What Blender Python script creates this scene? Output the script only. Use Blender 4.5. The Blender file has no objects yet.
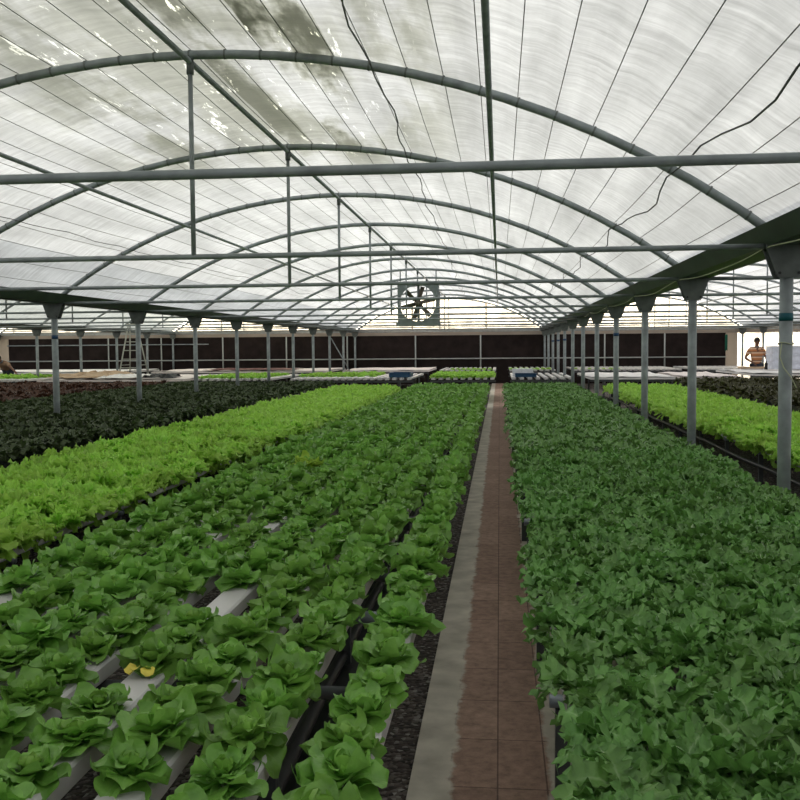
import bpy, math, random
import numpy as np
from mathutils import Matrix, Vector

random.seed(11)
rng = np.random.default_rng(5)
S = bpy.context.scene
COL = S.collection
R = math.radians
EYE = 1.55
XR, SPAN, BAY = 1.84, 7.85, 3.0
XL = XR - SPAN
FR = [3.38 + BAY * k for k in range(-3, 13)]          # frame stations along the greenhouse
YEND = FR[-1]
RISE = 1.34
ZG = 2.20                                            # springing height of the arches
RAD = ((SPAN / 2) ** 2 + RISE ** 2) / (2 * RISE)

# ------------------------------------------------------------------ camera
cam = bpy.data.objects.new('camera', bpy.data.cameras.new('camera'))
COL.objects.link(cam)
F = 950.0
cam.data.sensor_width = 36.0
cam.data.lens = F / 800 * 36
cam.data.clip_end = 400
camR = Matrix.Rotation(R(6.0), 4, 'Z') @ Matrix.Rotation(R(90 - 3.18), 4, 'X') @ Matrix.Rotation(R(-0.46), 4, 'Z')
cam.matrix_world = Matrix.Translation((0, 0, EYE)) @ camR
S.camera = cam
CI = (Matrix.Translation((0, 0, EYE)) @ camR).inverted()


def proj(x, y, z):
    p = CI @ Vector((x, y, z))
    if p.z > -0.05:
        return None
    return (400 + F * p.x / -p.z, 400 - F * p.y / -p.z, -p.z)


# ------------------------------------------------------------------ materials
MATS = {}


def nodes(name):
    m = bpy.data.materials.new(name)
    m.use_nodes = True
    nt = m.node_tree
    return m, nt, nt.nodes, nt.links, nt.nodes['Principled BSDF']


def ramp(N, pts, interp='LINEAR'):
    r = N.new('ShaderNodeValToRGB')
    r.color_ramp.interpolation = interp
    e = r.color_ramp.elements
    while len(e) < len(pts):
        e.new(0.5)
    for i, (p, c) in enumerate(pts):
        e[i].position = p
        e[i].color = (*c, 1) if len(c) == 3 else c
    return r


def plain(name, col, rough=0.6, metal=0.0, var=0.15, scale=8.0, spec=0.4, bump=0.0):
    m, nt, N, L, b = nodes(name)
    tc = N.new('ShaderNodeTexCoord')
    n = N.new('ShaderNodeTexNoise')
    n.inputs['Scale'].default_value = scale
    n.inputs['Detail'].default_value = 5
    L.new(tc.outputs['Object'], n.inputs['Vector'])
    lo = tuple(c * (1 - var) for c in col)
    hi = tuple(min(1, c * (1 + var)) for c in col)
    r = ramp(N, [(0.3, lo), (0.7, hi)])
    L.new(n.outputs['Fac'], r.inputs['Fac'])
    L.new(r.outputs['Color'], b.inputs['Base Color'])
    b.inputs['Roughness'].default_value = rough
    b.inputs['Metallic'].default_value = metal
    b.inputs['Specular IOR Level'].default_value = spec
    if bump:
        bp = N.new('ShaderNodeBump')
        bp.inputs['Strength'].default_value = bump
        L.new(n.outputs['Fac'], bp.inputs['Height'])
        L.new(bp.outputs['Normal'], b.inputs['Normal'])
    MATS[name] = m
    return m


def leafmat(name, dark, light, rib, ribw=0.06, trans=0.3, rough=0.45, hue=0.006, spec=0.35):
    m, nt, N, L, b = nodes(name)
    uv = N.new('ShaderNodeUVMap')
    sep = N.new('ShaderNodeSeparateXYZ')
    L.new(uv.outputs['UV'], sep.inputs[0])
    geo = N.new('ShaderNodeNewGeometry')
    n = N.new('ShaderNodeTexNoise')
    n.inputs['Scale'].default_value = 14
    n.inputs['Detail'].default_value = 3
    L.new(geo.outputs['Position'], n.inputs['Vector'])
    r = ramp(N, [(0.3, dark), (0.72, light)])
    L.new(n.outputs['Fac'], r.inputs['Fac'])
    # midrib: distance of u from 0.5
    s = N.new('ShaderNodeMath'); s.operation = 'SUBTRACT'; s.inputs[1].default_value = 0.5
    L.new(sep.outputs['X'], s.inputs[0])
    a = N.new('ShaderNodeMath'); a.operation = 'ABSOLUTE'
    L.new(s.outputs[0], a.inputs[0])
    mr = N.new('ShaderNodeMapRange')
    mr.inputs['From Min'].default_value = 0.0
    mr.inputs['From Max'].default_value = ribw
    mr.inputs['To Min'].default_value = 1.0
    mr.inputs['To Max'].default_value = 0.0
    L.new(a.outputs[0], mr.inputs['Value'])
    vr = N.new('ShaderNodeMapRange')
    vr.inputs['From Min'].default_value = 0.15
    vr.inputs['From Max'].default_value = 0.85
    vr.inputs['To Min'].default_value = 0.9
    vr.inputs['To Max'].default_value = 0.1
    L.new(sep.outputs['Y'], vr.inputs['Value'])
    mu = N.new('ShaderNodeMath'); mu.operation = 'MULTIPLY'
    L.new(mr.outputs[0], mu.inputs[0]); L.new(vr.outputs[0], mu.inputs[1])
    mix = N.new('ShaderNodeMix'); mix.data_type = 'RGBA'
    L.new(mu.outputs[0], mix.inputs['Factor'])
    L.new(r.outputs['Color'], mix.inputs['A'])
    mix.inputs['B'].default_value = (*rib, 1)
    oi = N.new('ShaderNodeObjectInfo')
    hs = N.new('ShaderNodeHueSaturation')
    hr = N.new('ShaderNodeMapRange')
    hr.inputs['To Min'].default_value = 0.5 - hue
    hr.inputs['To Max'].default_value = 0.5 + hue * 0.5
    L.new(oi.outputs['Random'], hr.inputs['Value'])
    L.new(hr.outputs[0], hs.inputs['Hue'])
    vv = N.new('ShaderNodeMapRange')
    vv.inputs['To Min'].default_value = 0.88
    vv.inputs['To Max'].default_value = 1.12
    L.new(oi.outputs['Random'], vv.inputs['Value'])
    L.new(vv.outputs[0], hs.inputs['Value'])
    L.new(mix.outputs['Result'], hs.inputs['Color'])
    L.new(hs.outputs['Color'], b.inputs['Base Color'])
    b.inputs['Roughness'].default_value = rough
    b.inputs['Specular IOR Level'].default_value = spec
    # vein relief
    w = N.new('ShaderNodeTexNoise')
    w.inputs['Scale'].default_value = 60
    L.new(geo.outputs['Position'], w.inputs['Vector'])
    bp = N.new('ShaderNodeBump')
    bp.inputs['Strength'].default_value = 0.35
    bp.inputs['Distance'].default_value = 0.01
    L.new(w.outputs['Fac'], bp.inputs['Height'])
    L.new(bp.outputs['Normal'], b.inputs['Normal'])
    t = N.new('ShaderNodeBsdfTranslucent')
    L.new(hs.outputs['Color'], t.inputs['Color'])
    ms = N.new('ShaderNodeMixShader')
    ms.inputs[0].default_value = trans
    L.new(b.outputs[0], ms.inputs[1]); L.new(t.outputs[0], ms.inputs[2])
    L.new(ms.outputs[0], N['Material Output'].inputs['Surface'])
    MATS[name] = m
    return m


plain('steel', (0.29, 0.32, 0.32), 0.5, 0.2, 0.22, 10)
plain('steel_light', (0.42, 0.43, 0.40), 0.5, 0.2, 0.12, 5)
plain('gutter_green', (0.040, 0.055, 0.045), 0.5, 0.2, 0.25, 4)
plain('gusset', (0.16, 0.175, 0.165), 0.55, 0.3, 0.2, 12)
plain('bolt', (0.05, 0.05, 0.05), 0.5, 0.6)
plain('wire', (0.17, 0.17, 0.16), 0.6)
plain('cable', (0.10, 0.10, 0.10), 0.6)
plain('teal_tape', (0.01, 0.11, 0.14), 0.5)
plain('blue_tape', (0.02, 0.07, 0.16), 0.5)
plain('string', (0.50, 0.52, 0.34), 0.8)
plain('channel', (0.60, 0.58, 0.56), 0.35, 0, 0.08, 3, 0.5)
plain('bench_grey', (0.07, 0.075, 0.075), 0.5)
plain('pipe_grey', (0.26, 0.29, 0.31), 0.3, 0.3)
plain('black_pipe', (0.012, 0.012, 0.013), 0.4)
plain('black_film', (0.020, 0.021, 0.022), 0.5, 0, 0.6, 6, 0.4, 0.8)
plain('sheet', (0.80, 0.71, 0.67), 0.7, 0, 0.10, 2, 0.3, 0.5)
plain('sheet_white', (0.80, 0.77, 0.74), 0.7, 0, 0.10, 2, 0.3, 0.5)
plain('cardboard', (0.48, 0.34, 0.22), 0.8, 0, 0.2, 4)
plain('foam', (0.62, 0.64, 0.72), 0.6)
plain('foam_white', (0.75, 0.76, 0.78), 0.6)
plain('blue', (0.015, 0.06, 0.13), 0.4)
plain('dark_panel', (0.024, 0.017, 0.0155), 0.9, 0, 0.3, 3, 0.1)
plain('cream', (0.40, 0.33, 0.27), 0.8, 0, 0.12, 1.5)
plain('cream_wall', (0.62, 0.50, 0.38), 0.8, 0, 0.1, 1.5)
plain('plug', (0.02, 0.015, 0.01), 0.9)
plain('skin', (0.16, 0.07, 0.04), 0.6, 0, 0.08)
plain('hair', (0.01, 0.008, 0.007), 0.7)
plain('trousers', (0.03, 0.035, 0.05), 0.8)
plain('collar', (0.12, 0.16, 0.18), 0.8)
plain('tan_cloth', (0.30, 0.19, 0.12), 0.8)
plain('dark_red', (0.10, 0.025, 0.02), 0.7)
plain('ladder_metal', (0.42, 0.42, 0.36), 0.5, 0.2)
plain('green_cloth', (0.01, 0.12, 0.07), 0.8)
plain('fan_housing', (0.20, 0.23, 0.22), 0.5, 0.3)
plain('fan_blade', (0.13, 0.11, 0.08), 0.5, 0.2)
plain('yellow_leaf', (0.75, 0.62, 0.10), 0.6)

leafmat('butter_leaf', (0.145, 0.32, 0.055), (0.27, 0.53, 0.095), (0.38, 0.60, 0.20), 0.045, 0.25, 0.40, spec=0.5)
leafmat('butter_heart', (0.20, 0.42, 0.065), (0.34, 0.60, 0.12), (0.55, 0.74, 0.32), 0.08, 0.3, 0.4, spec=0.5)
leafmat('pale_leaf', (0.32, 0.52, 0.06), (0.50, 0.72, 0.12), (0.6, 0.8, 0.3), 0.06, 0.35)
leafmat('mustard_leaf', (0.110, 0.26, 0.055), (0.215, 0.44, 0.105), (0.50, 0.66, 0.36), 0.08, 0.22, 0.40, spec=0.5)
leafmat('bright_leaf', (0.33, 0.60, 0.075), (0.55, 0.85, 0.18), (0.62, 0.82, 0.28), 0.05, 0.45)
leafmat('dark_leaf', (0.042, 0.066, 0.024), (0.085, 0.120, 0.044), (0.09, 0.15, 0.06), 0.04, 0.15)
leafmat('red_leaf', (0.055, 0.024, 0.016), (0.12, 0.055, 0.032), (0.12, 0.08, 0.04), 0.04, 0.15)
leafmat('brown_green_leaf', (0.045, 0.042, 0.016), (0.09, 0.095, 0.034), (0.12, 0.12, 0.04), 0.04, 0.15)


def mat_shirt():
    m, nt, N, L, b = nodes('striped_shirt')
    tc = N.new('ShaderNodeTexCoord')
    sp = N.new('ShaderNodeSeparateXYZ')
    L.new(tc.outputs['Object'], sp.inputs[0])
    a = N.new('ShaderNodeMath'); a.operation = 'MULTIPLY'; a.inputs[1].default_value = 7.5
    L.new(sp.outputs['Z'], a.inputs[0])
    f = N.new('ShaderNodeMath'); f.operation = 'FRACT'
    L.new(a.outputs[0], f.inputs[0])
    r = ramp(N, [(0.0, (0.50, 0.20, 0.07)), (0.5, (0.75, 0.52, 0.36)), (0.78, (0.22, 0.10, 0.07))], 'CONSTANT')
    L.new(f.outputs[0], r.inputs['Fac'])
    L.new(r.outputs['Color'], b.inputs['Base Color'])
    b.inputs['Roughness'].default_value = 0.8
    MATS['shirt'] = m


mat_shirt()


def mat_ground():
    m, nt, N, L, b = nodes('gravel')
    tc = N.new('ShaderNodeTexCoord')
    v = N.new('ShaderNodeTexVoronoi'); v.inputs['Scale'].default_value = 55
    n = N.new('ShaderNodeTexNoise'); n.inputs['Scale'].default_value = 3; n.inputs['Detail'].default_value = 8
    L.new(tc.outputs['Object'], v.inputs['Vector']); L.new(tc.outputs['Object'], n.inputs['Vector'])
    sp = N.new('ShaderNodeSeparateXYZ'); L.new(v.outputs['Color'], sp.inputs[0])
    r = ramp(N, [(0.0, (0.030, 0.024, 0.020)), (0.6, (0.10, 0.078, 0.066)), (0.9, (0.20, 0.175, 0.155)), (1.0, (0.42, 0.40, 0.37))])
    L.new(sp.outputs['X'], r.inputs['Fac'])
    mx = N.new('ShaderNodeMix'); mx.data_type = 'RGBA'; mx.blend_type = 'MULTIPLY'
    mx.inputs['Factor'].default_value = 0.6
    r2 = ramp(N, [(0.35, (0.5, 0.5, 0.5)), (0.65, (1.1, 1.05, 1.0))])
    L.new(n.outputs['Fac'], r2.inputs['Fac'])
    L.new(r.outputs['Color'], mx.inputs['A']); L.new(r2.outputs['Color'], mx.inputs['B'])
    L.new(mx.outputs['Result'], b.inputs['Base Color'])
    b.inputs['Roughness'].default_value = 0.9
    bp = N.new('ShaderNodeBump'); bp.inputs['Strength'].default_value = 0.8; bp.inputs['Distance'].default_value = 0.02
    L.new(v.outputs['Distance'], bp.inputs['Height']); bp.invert = True
    L.new(bp.outputs['Normal'], b.inputs['Normal'])
    MATS['gravel'] = m


mat_ground()


def mat_path():
    # reddish pavers, with concrete kerb strips that run raggedly onto them
    m, nt, N, L, b = nodes('path_pavers')
    tc = N.new('ShaderNodeTexCoord')
    sp = N.new('ShaderNodeSeparateXYZ'); L.new(tc.outputs['Object'], sp.inputs[0])
    mp = N.new('ShaderNodeMapping')
    L.new(tc.outputs['Object'], mp.inputs['Vector'])
    mp.inputs['Location'].default_value = (0.01, 0.04, 0)
    br = N.new('ShaderNodeTexBrick')
    br.offset = 0.0
    br.inputs['Scale'].default_value = 1.0
    br.inputs['Brick Width'].default_value = 0.17
    br.inputs['Row Height'].default_value = 0.405
    br.inputs['Mortar Size'].default_value = 0.0035
    br.inputs['Mortar Smooth'].default_value = 0.4
    br.inputs['Color1'].default_value = (0.33, 0.215, 0.165, 1)
    br.inputs['Color2'].default_value = (0.42, 0.28, 0.215, 1)
    br.inputs['Mortar'].default_value = (0.16, 0.105, 0.085, 1)
    L.new(mp.outputs[0], br.inputs['Vector'])
    n = N.new('ShaderNodeTexNoise'); n.inputs['Scale'].default_value = 22; n.inputs['Detail'].default_value = 10
    n.inputs['Roughness'].default_value = 0.7
    L.new(tc.outputs['Object'], n.inputs['Vector'])
    r = ramp(N, [(0.3, (0.62, 0.62, 0.62)), (0.7, (1.3, 1.28, 1.25))])
    L.new(n.outputs['Fac'], r.inputs['Fac'])
    mx = N.new('ShaderNodeMix'); mx.data_type = 'RGBA'; mx.blend_type = 'MULTIPLY'; mx.inputs['Factor'].default_value = 1
    L.new(br.outputs['Color'], mx.inputs['A']); L.new(r.outputs['Color'], mx.inputs['B'])
    # concrete
    rc = ramp(N, [(0.25, (0.40, 0.36, 0.29)), (0.75, (0.72, 0.66, 0.55))])
    nc = N.new('ShaderNodeTexNoise'); nc.inputs['Scale'].default_value = 7; nc.inputs['Detail'].default_value = 10
    L.new(tc.outputs['Object'], nc.inputs['Vector'])
    L.new(nc.outputs['Fac'], rc.inputs['Fac'])
    # ragged mask on |x|
    nn = N.new('ShaderNodeTexNoise'); nn.inputs['Scale'].default_value = 9; nn.inputs['Detail'].default_value = 9; nn.inputs['Roughness'].default_value = 0.65
    L.new(tc.outputs['Object'], nn.inputs['Vector'])
    m1 = N.new('ShaderNodeMath'); m1.operation = 'MULTIPLY_ADD'; m1.inputs[1].default_value = 0.10; m1.inputs[2].default_value = -0.05
    L.new(nn.outputs['Fac'], m1.inputs[0])
    ab = N.new('ShaderNodeMath'); ab.operation = 'ABSOLUTE'
    L.new(sp.outputs['X'], ab.inputs[0])
    ad = N.new('ShaderNodeMath'); ad.operation = 'ADD'
    L.new(ab.outputs[0], ad.inputs[0]); L.new(m1.outputs[0], ad.inputs[1])
    mr = N.new('ShaderNodeMapRange')
    mr.inputs['From Min'].default_value = 0.160; mr.inputs['From Max'].default_value = 0.178
    L.new(ad.outputs[0], mr.inputs['Value'])
    fm = N.new('ShaderNodeMix'); fm.data_type = 'RGBA'
    L.new(mr.outputs[0], fm.inputs['Factor'])
    L.new(mx.outputs['Result'], fm.inputs['A']); L.new(rc.outputs['Color'], fm.inputs['B'])
    L.new(fm.outputs['Result'], b.inputs['Base Color'])
    b.inputs['Roughness'].default_value = 0.85
    b.inputs['Specular IOR Level'].default_value = 0.25
    bp = N.new('ShaderNodeBump'); bp.inputs['Strength'].default_value = 0.4; bp.inputs['Distance'].default_value = 0.01
    L.new(n.outputs['Fac'], bp.inputs['Height']); L.new(bp.outputs['Normal'], b.inputs['Normal'])
    MATS['path'] = m


mat_path()


def mat_film(name, bright=0.60, clear=0.10, dirty=True, tint=(1.0, 1.0, 0.985)):
    """milky polyethylene greenhouse film: mostly diffusing, a little clear"""
    m, nt, N, L, b = nodes(name)
    N.remove(b)
    tc = N.new('ShaderNodeTexCoord')
    sp = N.new('ShaderNodeSeparateXYZ'); L.new(tc.outputs['Object'], sp.inputs[0])

    def noise(scale, vec, detail=6, rough=0.6):
        mp = N.new('ShaderNodeMapping'); mp.inputs['Scale'].default_value = vec
        L.new(tc.outputs['Object'], mp.inputs['Vector'])
        n = N.new('ShaderNodeTexNoise'); n.inputs['Scale'].default_value = scale
        n.inputs['Detail'].default_value = detail; n.inputs['Roughness'].default_value = rough
        L.new(mp.outputs[0], n.inputs['Vector'])
        return n.outputs['Fac']

    def math_(op, a, bb=None, c=None):
        k = N.new('ShaderNodeMath'); k.operation = op
        for i, v in enumerate((a, bb, c)):
            if v is None:
                continue
            if isinstance(v, (int, float)):
                k.inputs[i].default_value = v
            else:
                L.new(v, k.inputs[i])
        return k.outputs[0]

    def rng_(v, a, bb, c, d, smooth=False):
        k = N.new('ShaderNodeMapRange')
        if smooth:
            k.interpolation_type = 'SMOOTHSTEP'
        k.inputs['From Min'].default_value = a; k.inputs['From Max'].default_value = bb
        k.inputs['To Min'].default_value = c; k.inputs['To Max'].default_value = d
        L.new(v, k.inputs['Value'])
        return k.outputs[0]

    # fine wrinkles that run across the bay, broad stains that run along it
    wr = rng_(noise(1.0, (1.6, 20.0, 1.6), 6, 0.7), 0.3, 0.7, 0.70, 1.16)
    st = rng_(noise(1.0, (3.0, 0.35, 3.0), 6, 0.6), 0.3, 0.7, 0.74, 1.14)
    fine = rng_(noise(9.0, (1, 1, 1), 6, 0.7), 0.3, 0.7, 0.93, 1.06)
    fac = math_('MULTIPLY', math_('MULTIPLY', wr, st), fine)
    # far-end glow painted into the film colour: brighter with distance along the bay
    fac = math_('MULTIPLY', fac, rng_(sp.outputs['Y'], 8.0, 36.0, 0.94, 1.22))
    if dirty:
        # algae stained strips near the ridge of the near bays, with clean patches worn into them
        px = math_('MULTIPLY', sp.outputs['X'], 1 / 0.2453)
        fl = math_('FLOOR', px)
        wn = N.new('ShaderNodeTexWhiteNoise'); wn.noise_dimensions = '1D'
        L.new(fl, wn.inputs['W'])
        strip = rng_(wn.outputs['Value'], 0.0, 1.0, 0.35, 1.15)
        dx = rng_(math_('ABSOLUTE', math_('ADD', sp.outputs['X'], math_('MULTIPLY_ADD', sp.outputs['Y'], 0.06, -0.45))), 0.65, 2.1, 1.0, 0.0, True)
        dy = rng_(math_('ABSOLUTE', math_('SUBTRACT', sp.outputs['Y'], 6.3)), 2.2, 5.5, 1.0, 0.0, True)
        bl = rng_(noise(1.0, (1.6, 0.45, 1.6), 7, 0.65), 0.38, 0.56, 0.0, 1.0, True)
        dirt = math_('MULTIPLY', math_('MULTIPLY', dx, dy), math_('MULTIPLY', bl, strip))
        worn = rng_(noise(1.0, (11.0, 1.7, 11.0), 6, 0.7), 0.60, 0.625, 0.0, 1.0, True)
        wornk = math_('MULTIPLY', math_('MULTIPLY', worn, dx), dy)
        fac = math_('MULTIPLY', fac, math_('SUBTRACT', 1.0, math_('MULTIPLY', dirt, 0.85)))
        fac = math_('MAXIMUM', fac, math_('MULTIPLY', wornk, 1.6))
    col = N.new('ShaderNodeCombineColor')
    base = math_('MULTIPLY', fac, bright)
    L.new(math_('MULTIPLY', base, tint[0]), col.inputs[0])
    L.new(math_('MULTIPLY', base, tint[1]), col.inputs[1])
    if dirty:
        L.new(math_('MULTIPLY', math_('MULTIPLY', base, tint[2]), math_('SUBTRACT', 1.0, math_('MULTIPLY', dirt, 0.22))), col.inputs[2])
    else:
        L.new(math_('MULTIPLY', base, tint[2]), col.inputs[2])
    cl = N.new('ShaderNodeMixRGB')
    t = N.new('ShaderNodeBsdfTranslucent'); L.new(col.outputs[0], t.inputs['Color'])
    d = N.new('ShaderNodeBsdfDiffuse'); d.inputs['Color'].default_value = (0.24, 0.25, 0.27, 1)
    a = N.new('ShaderNodeAddShader'); L.new(t.outputs[0], a.inputs[0]); L.new(d.outputs[0], a.inputs[1])
    N.remove(cl)
    tr = N.new('ShaderNodeBsdfTransparent')
    L.new(col.outputs[0], tr.inputs['Color'])
    ms = N.new('ShaderNodeMixShader'); ms.inputs[0].default_value = clear
    L.new(a.outputs[0], ms.inputs[1]); L.new(tr.outputs[0], ms.inputs[2])
    L.new(ms.outputs[0], N['Material Output'].inputs['Surface'])
    MATS[name] = m


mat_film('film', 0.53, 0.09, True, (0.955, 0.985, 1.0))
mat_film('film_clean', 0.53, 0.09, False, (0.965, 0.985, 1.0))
mat_film('film_green', 0.52, 0.09, False, (0.95, 1.0, 0.93))
mat_film('film_gable', 0.92, 0.55, False, (1.0, 0.96, 0.88))


# ------------------------------------------------------------------ mesh helper
class MB:
    def __init__(s):
        s.v = []; s.f = []; s.uv = []; s.n = 0

    def add(s, verts, faces, uvs=None):
        verts = np.asarray(verts, float)
        s.v.append(verts)
        s.uv.append(np.asarray(uvs, float) if uvs is not None else np.zeros((len(verts), 2)))
        off = s.n
        s.f.extend([tuple(i + off for i in q) for q in faces])
        s.n += len(verts)
        return s

    def box(s, x0, x1, y0, y1, z0, z1, bev=0.0):
        if bev <= 0:
            v = [(x, y, z) for z in (z0, z1) for y in (y0, y1) for x in (x0, x1)]
            f = [(0, 2, 3, 1), (4, 5, 7, 6), (0, 1, 5, 4), (2, 6, 7, 3), (0, 4, 6, 2), (1, 3, 7, 5)]
            return s.add(v, f)
        # chamfered section in x/z swept along y
        b = bev
        p = [(x0 + b, z0), (x1 - b, z0), (x1, z0 + b), (x1, z1 - b), (x1 - b, z1), (x0 + b, z1), (x0, z1 - b), (x0, z0 + b)]
        v = [(a, y0, c) for a, c in p] + [(a, y1, c) for a, c in p]
        f = [tuple(range(8)), tuple(range(15, 7, -1))]
        for i in range(8):
            j = (i + 1) % 8
            f.append((i, i + 8, j + 8, j))
        return s.add(v, f)

    def tube(s, pts, r, n=8, caps=True):
        pts = [np.array(p, float) for p in pts]
        rr = r if isinstance(r, (list, tuple)) else [r] * len(pts)
        v = []
        prev = None
        for i, p in enumerate(pts):
            t = pts[min(i + 1, len(pts) - 1)] - pts[max(i - 1, 0)]
            t = t / (np.linalg.norm(t) + 1e-9)
            if prev is None:
                a = np.array([0, 0, 1.0]) if abs(t[2]) < 0.9 else np.array([1.0, 0, 0])
            else:
                a = prev
            u = a - t * a.dot(t); u /= np.linalg.norm(u) + 1e-9
            prev = u
            w = np.cross(t, u)
            for k in range(n):
                th = 2 * math.pi * k / n
                v.append(p + rr[i] * (math.cos(th) * u + math.sin(th) * w))
        f = []
        for i in range(len(pts) - 1):
            for k in range(n):
                k2 = (k + 1) % n
                f.append((i * n + k, i * n + k2, (i + 1) * n + k2, (i + 1) * n + k))
        if caps:
            f.append(tuple(range(n - 1, -1, -1)))
            f.append(tuple((len(pts) - 1) * n + k for k in range(n)))
        return s.add(v, f)

    def prism(s, poly, y0, y1):      # polygon in x,z swept along y
        n = len(poly)
        v = [(a, y0, c) for a, c in poly] + [(a, y1, c) for a, c in poly]
        f = [tuple(range(n)), tuple(range(2 * n - 1, n - 1, -1))]
        for i in range(n):
            j = (i + 1) % n
            f.append((i, i + n, j + n, j))
        return s.add(v, f)

    def grid(s, P, U=None, closed=False):
        ny, nx = P.shape[:2]
        f = []
        for i in range(ny - 1):
            for j in range(nx - 1):
                f.append((i * nx + j, i * nx + j + 1, (i + 1) * nx + j + 1, (i + 1) * nx + j))
        return s.add(P.reshape(-1, 3), f, None if U is None else U.reshape(-1, 2))

    def mesh(s, name, mat, smooth=False):
        me = bpy.data.meshes.new(name)
        V = np.concatenate(s.v) if s.v else np.zeros((0, 3))
        me.from_pydata(V.tolist(), [], s.f)
        uvl = me.uv_layers.new(name='UVMap')
        UV = np.concatenate(s.uv)
        li = np.zeros(len(me.loops), int)
        me.loops.foreach_get('vertex_index', li)
        uvl.data.foreach_set('uv', UV[li].ravel())
        if mat:
            me.materials.append(MATS[mat])
        if smooth:
            me.polygons.foreach_set('use_smooth', [True] * len(me.polygons))
        me.update()
        return me

    def obj(s, name, mat, parent=None, loc=None, smooth=False):
        return link(name, s.mesh(name, mat, smooth), parent, loc)


def link(name, me, parent=None, loc=None, rot=None, scale=None):
    o = bpy.data.objects.new(name, me)
    COL.objects.link(o)
    if parent:
        o.parent = parent
    if loc:
        o.location = loc
    if rot:
        o.rotation_euler = rot
    if scale:
        o.scale = scale
    return o


def tag(o, label, cat=None, group=None, kind=None):
    o['label'] = label
    if cat:
        o['category'] = cat
    if group:
        o['group'] = group
    if kind:
        o['kind'] = kind
    return o


def empty(name, loc=(0, 0, 0), rz=0):
    o = bpy.data.objects.new(name, None)
    COL.objects.link(o)
    o.location = loc
    o.rotation_euler = (0, 0, rz)
    o.empty_display_size = 0.1
    return o


KIDS = {}


def copy_tree(o, loc, rz=None, scale=None):
    c = o.copy()
    COL.objects.link(c)
    c.location = loc
    if rz is not None:
        c.rotation_euler = (0, 0, rz)
    if scale is not None:
        c.scale = (scale,) * 3 if isinstance(scale, (int, float)) else scale
    for k in o.children:
        d = k.copy()
        COL.objects.link(d)
        d.parent = c
        for g in k.children:
            e = g.copy(); COL.objects.link(e); e.parent = d
    return c


ORD = ['nearest', 'second', 'third', 'fourth', 'fifth', 'sixth', 'seventh', 'eighth', 'ninth', 'tenth', 'eleventh',
       'twelfth', 'thirteenth', 'fourteenth', 'fifteenth', 'sixteenth', 'seventeenth', 'eighteenth', 'nineteenth', 'twentieth']


def arc_z(dx):
    """height of the roof arc above the springing for an offset dx from the ridge"""
    return ZG + RISE - RAD + math.sqrt(max(RAD * RAD - dx * dx, 0))


# ------------------------------------------------------------------ setting: ground, path
g = MB(); g.box(-40, 40, -12, 60, -0.1, 0)
tag(g.obj('floor', 'gravel'), 'dark brown gravel floor under all the benches', 'floor', kind='structure')
p = MB(); p.box(-0.316, 0.33, -3, YEND - 0.1, 0.0, 0.035)
tag(p.obj('floor_path', 'path'), 'reddish paver path with ragged concrete edges leading to the end wall', 'path', kind='structure')

# black ground film between the single row and the main lettuce bench
Y = np.linspace(0.6, 24.2, 90)
X = np.linspace(-0.97, -0.60, 7)
P = np.zeros((len(Y), len(X), 3))
for i, y in enumerate(Y):
    for j, x in enumerate(X):
        P[i, j] = (x + 0.012 * math.sin(y * 2.3 + j), y, 0.012 + 0.035 * (0.5 + 0.5 * math.sin(j * 2.1 + y * 1.4)) * (0 < j < 6) + 0.008 * math.sin(y * 6 + j * 1.7))
b = MB(); b.grid(P)
fm = b.obj('ground_cover_film', 'black_film', smooth=True)
so = fm.modifiers.new('t', 'SOLIDIFY'); so.thickness = 0.004
tag(fm, 'wrinkled black plastic film laid on the gravel beside the single lettuce row', 'ground cover')

# ------------------------------------------------------------------ roof
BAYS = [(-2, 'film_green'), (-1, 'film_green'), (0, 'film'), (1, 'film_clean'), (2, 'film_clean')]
NW = 32
for bi, (k, mat) in enumerate(BAYS):
    cx = (XL + XR) / 2 + k * SPAN
    ys = np.arange(FR[0] - 0.2, YEND + 0.01, 0.5)
    nx = NW * 3
    P = np.zeros((len(ys), nx + 1, 3))
    for j in range(nx + 1):
        dx = -SPAN / 2 + SPAN * j / nx
        bulge = 0.018 * math.sin(math.pi * (j % 3) / 3) if j % 3 else 0
        for i, y in enumerate(ys):
            P[i, j] = (dx, y, arc_z(dx) + 0.055 + bulge + 0.006 * math.sin(y * 5.1 + j))
    mb = MB(); mb.grid(P)
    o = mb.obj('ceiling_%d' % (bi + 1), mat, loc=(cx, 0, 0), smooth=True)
    names = ['farthest left bay', 'bay left of the middle one', 'middle bay over the path', 'bay right of the path', 'farthest right bay']
    tag(o, 'milky translucent film roof stretched over the ' + names[bi], 'roof film', kind='structure')

# arches, tie bars, hanger rods
seg = 26
am = MB()
pts = []
for j in range(seg + 1):
    dx = -SPAN / 2 + SPAN * j / seg
    pts.append((dx, 0, arc_z(dx)))
am.tube(pts, 0.031, 10)
ARCH = am.mesh('roof_arch', 'steel', True)
CLAMPS = []                                          # clamps that hold the roof wires on the arch
cm = MB(); cm.tube([(-0.006, 0, 0), (0.006, 0, 0)], 0.0345, 10)
CLAMP = cm.mesh('wire_clamp', 'gusset')
for j in range(1, NW):
    dx = -SPAN / 2 + SPAN * j / NW
    CLAMPS.append(((dx, 0, arc_z(dx)), math.asin(dx / RAD)))
tm = MB(); tm.tube([(-SPAN / 2 + 0.02, 0, 2.18), (SPAN / 2 - 0.02, 0, 2.18)], 0.0185, 8)
TIE = tm.mesh('tie_bar', 'steel', True)
hm = MB(); hm.tube([(0, 0, 2.17), (0, 0, ZG + RISE - 0.02)], 0.017, 8)
HANG = hm.mesh('hanger_rod', 'steel', True)
hc = MB(); hc.tube([(0, 0, ZG + RISE - 0.13), (0, 0, ZG + RISE - 0.03)], 0.026, 8)
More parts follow.
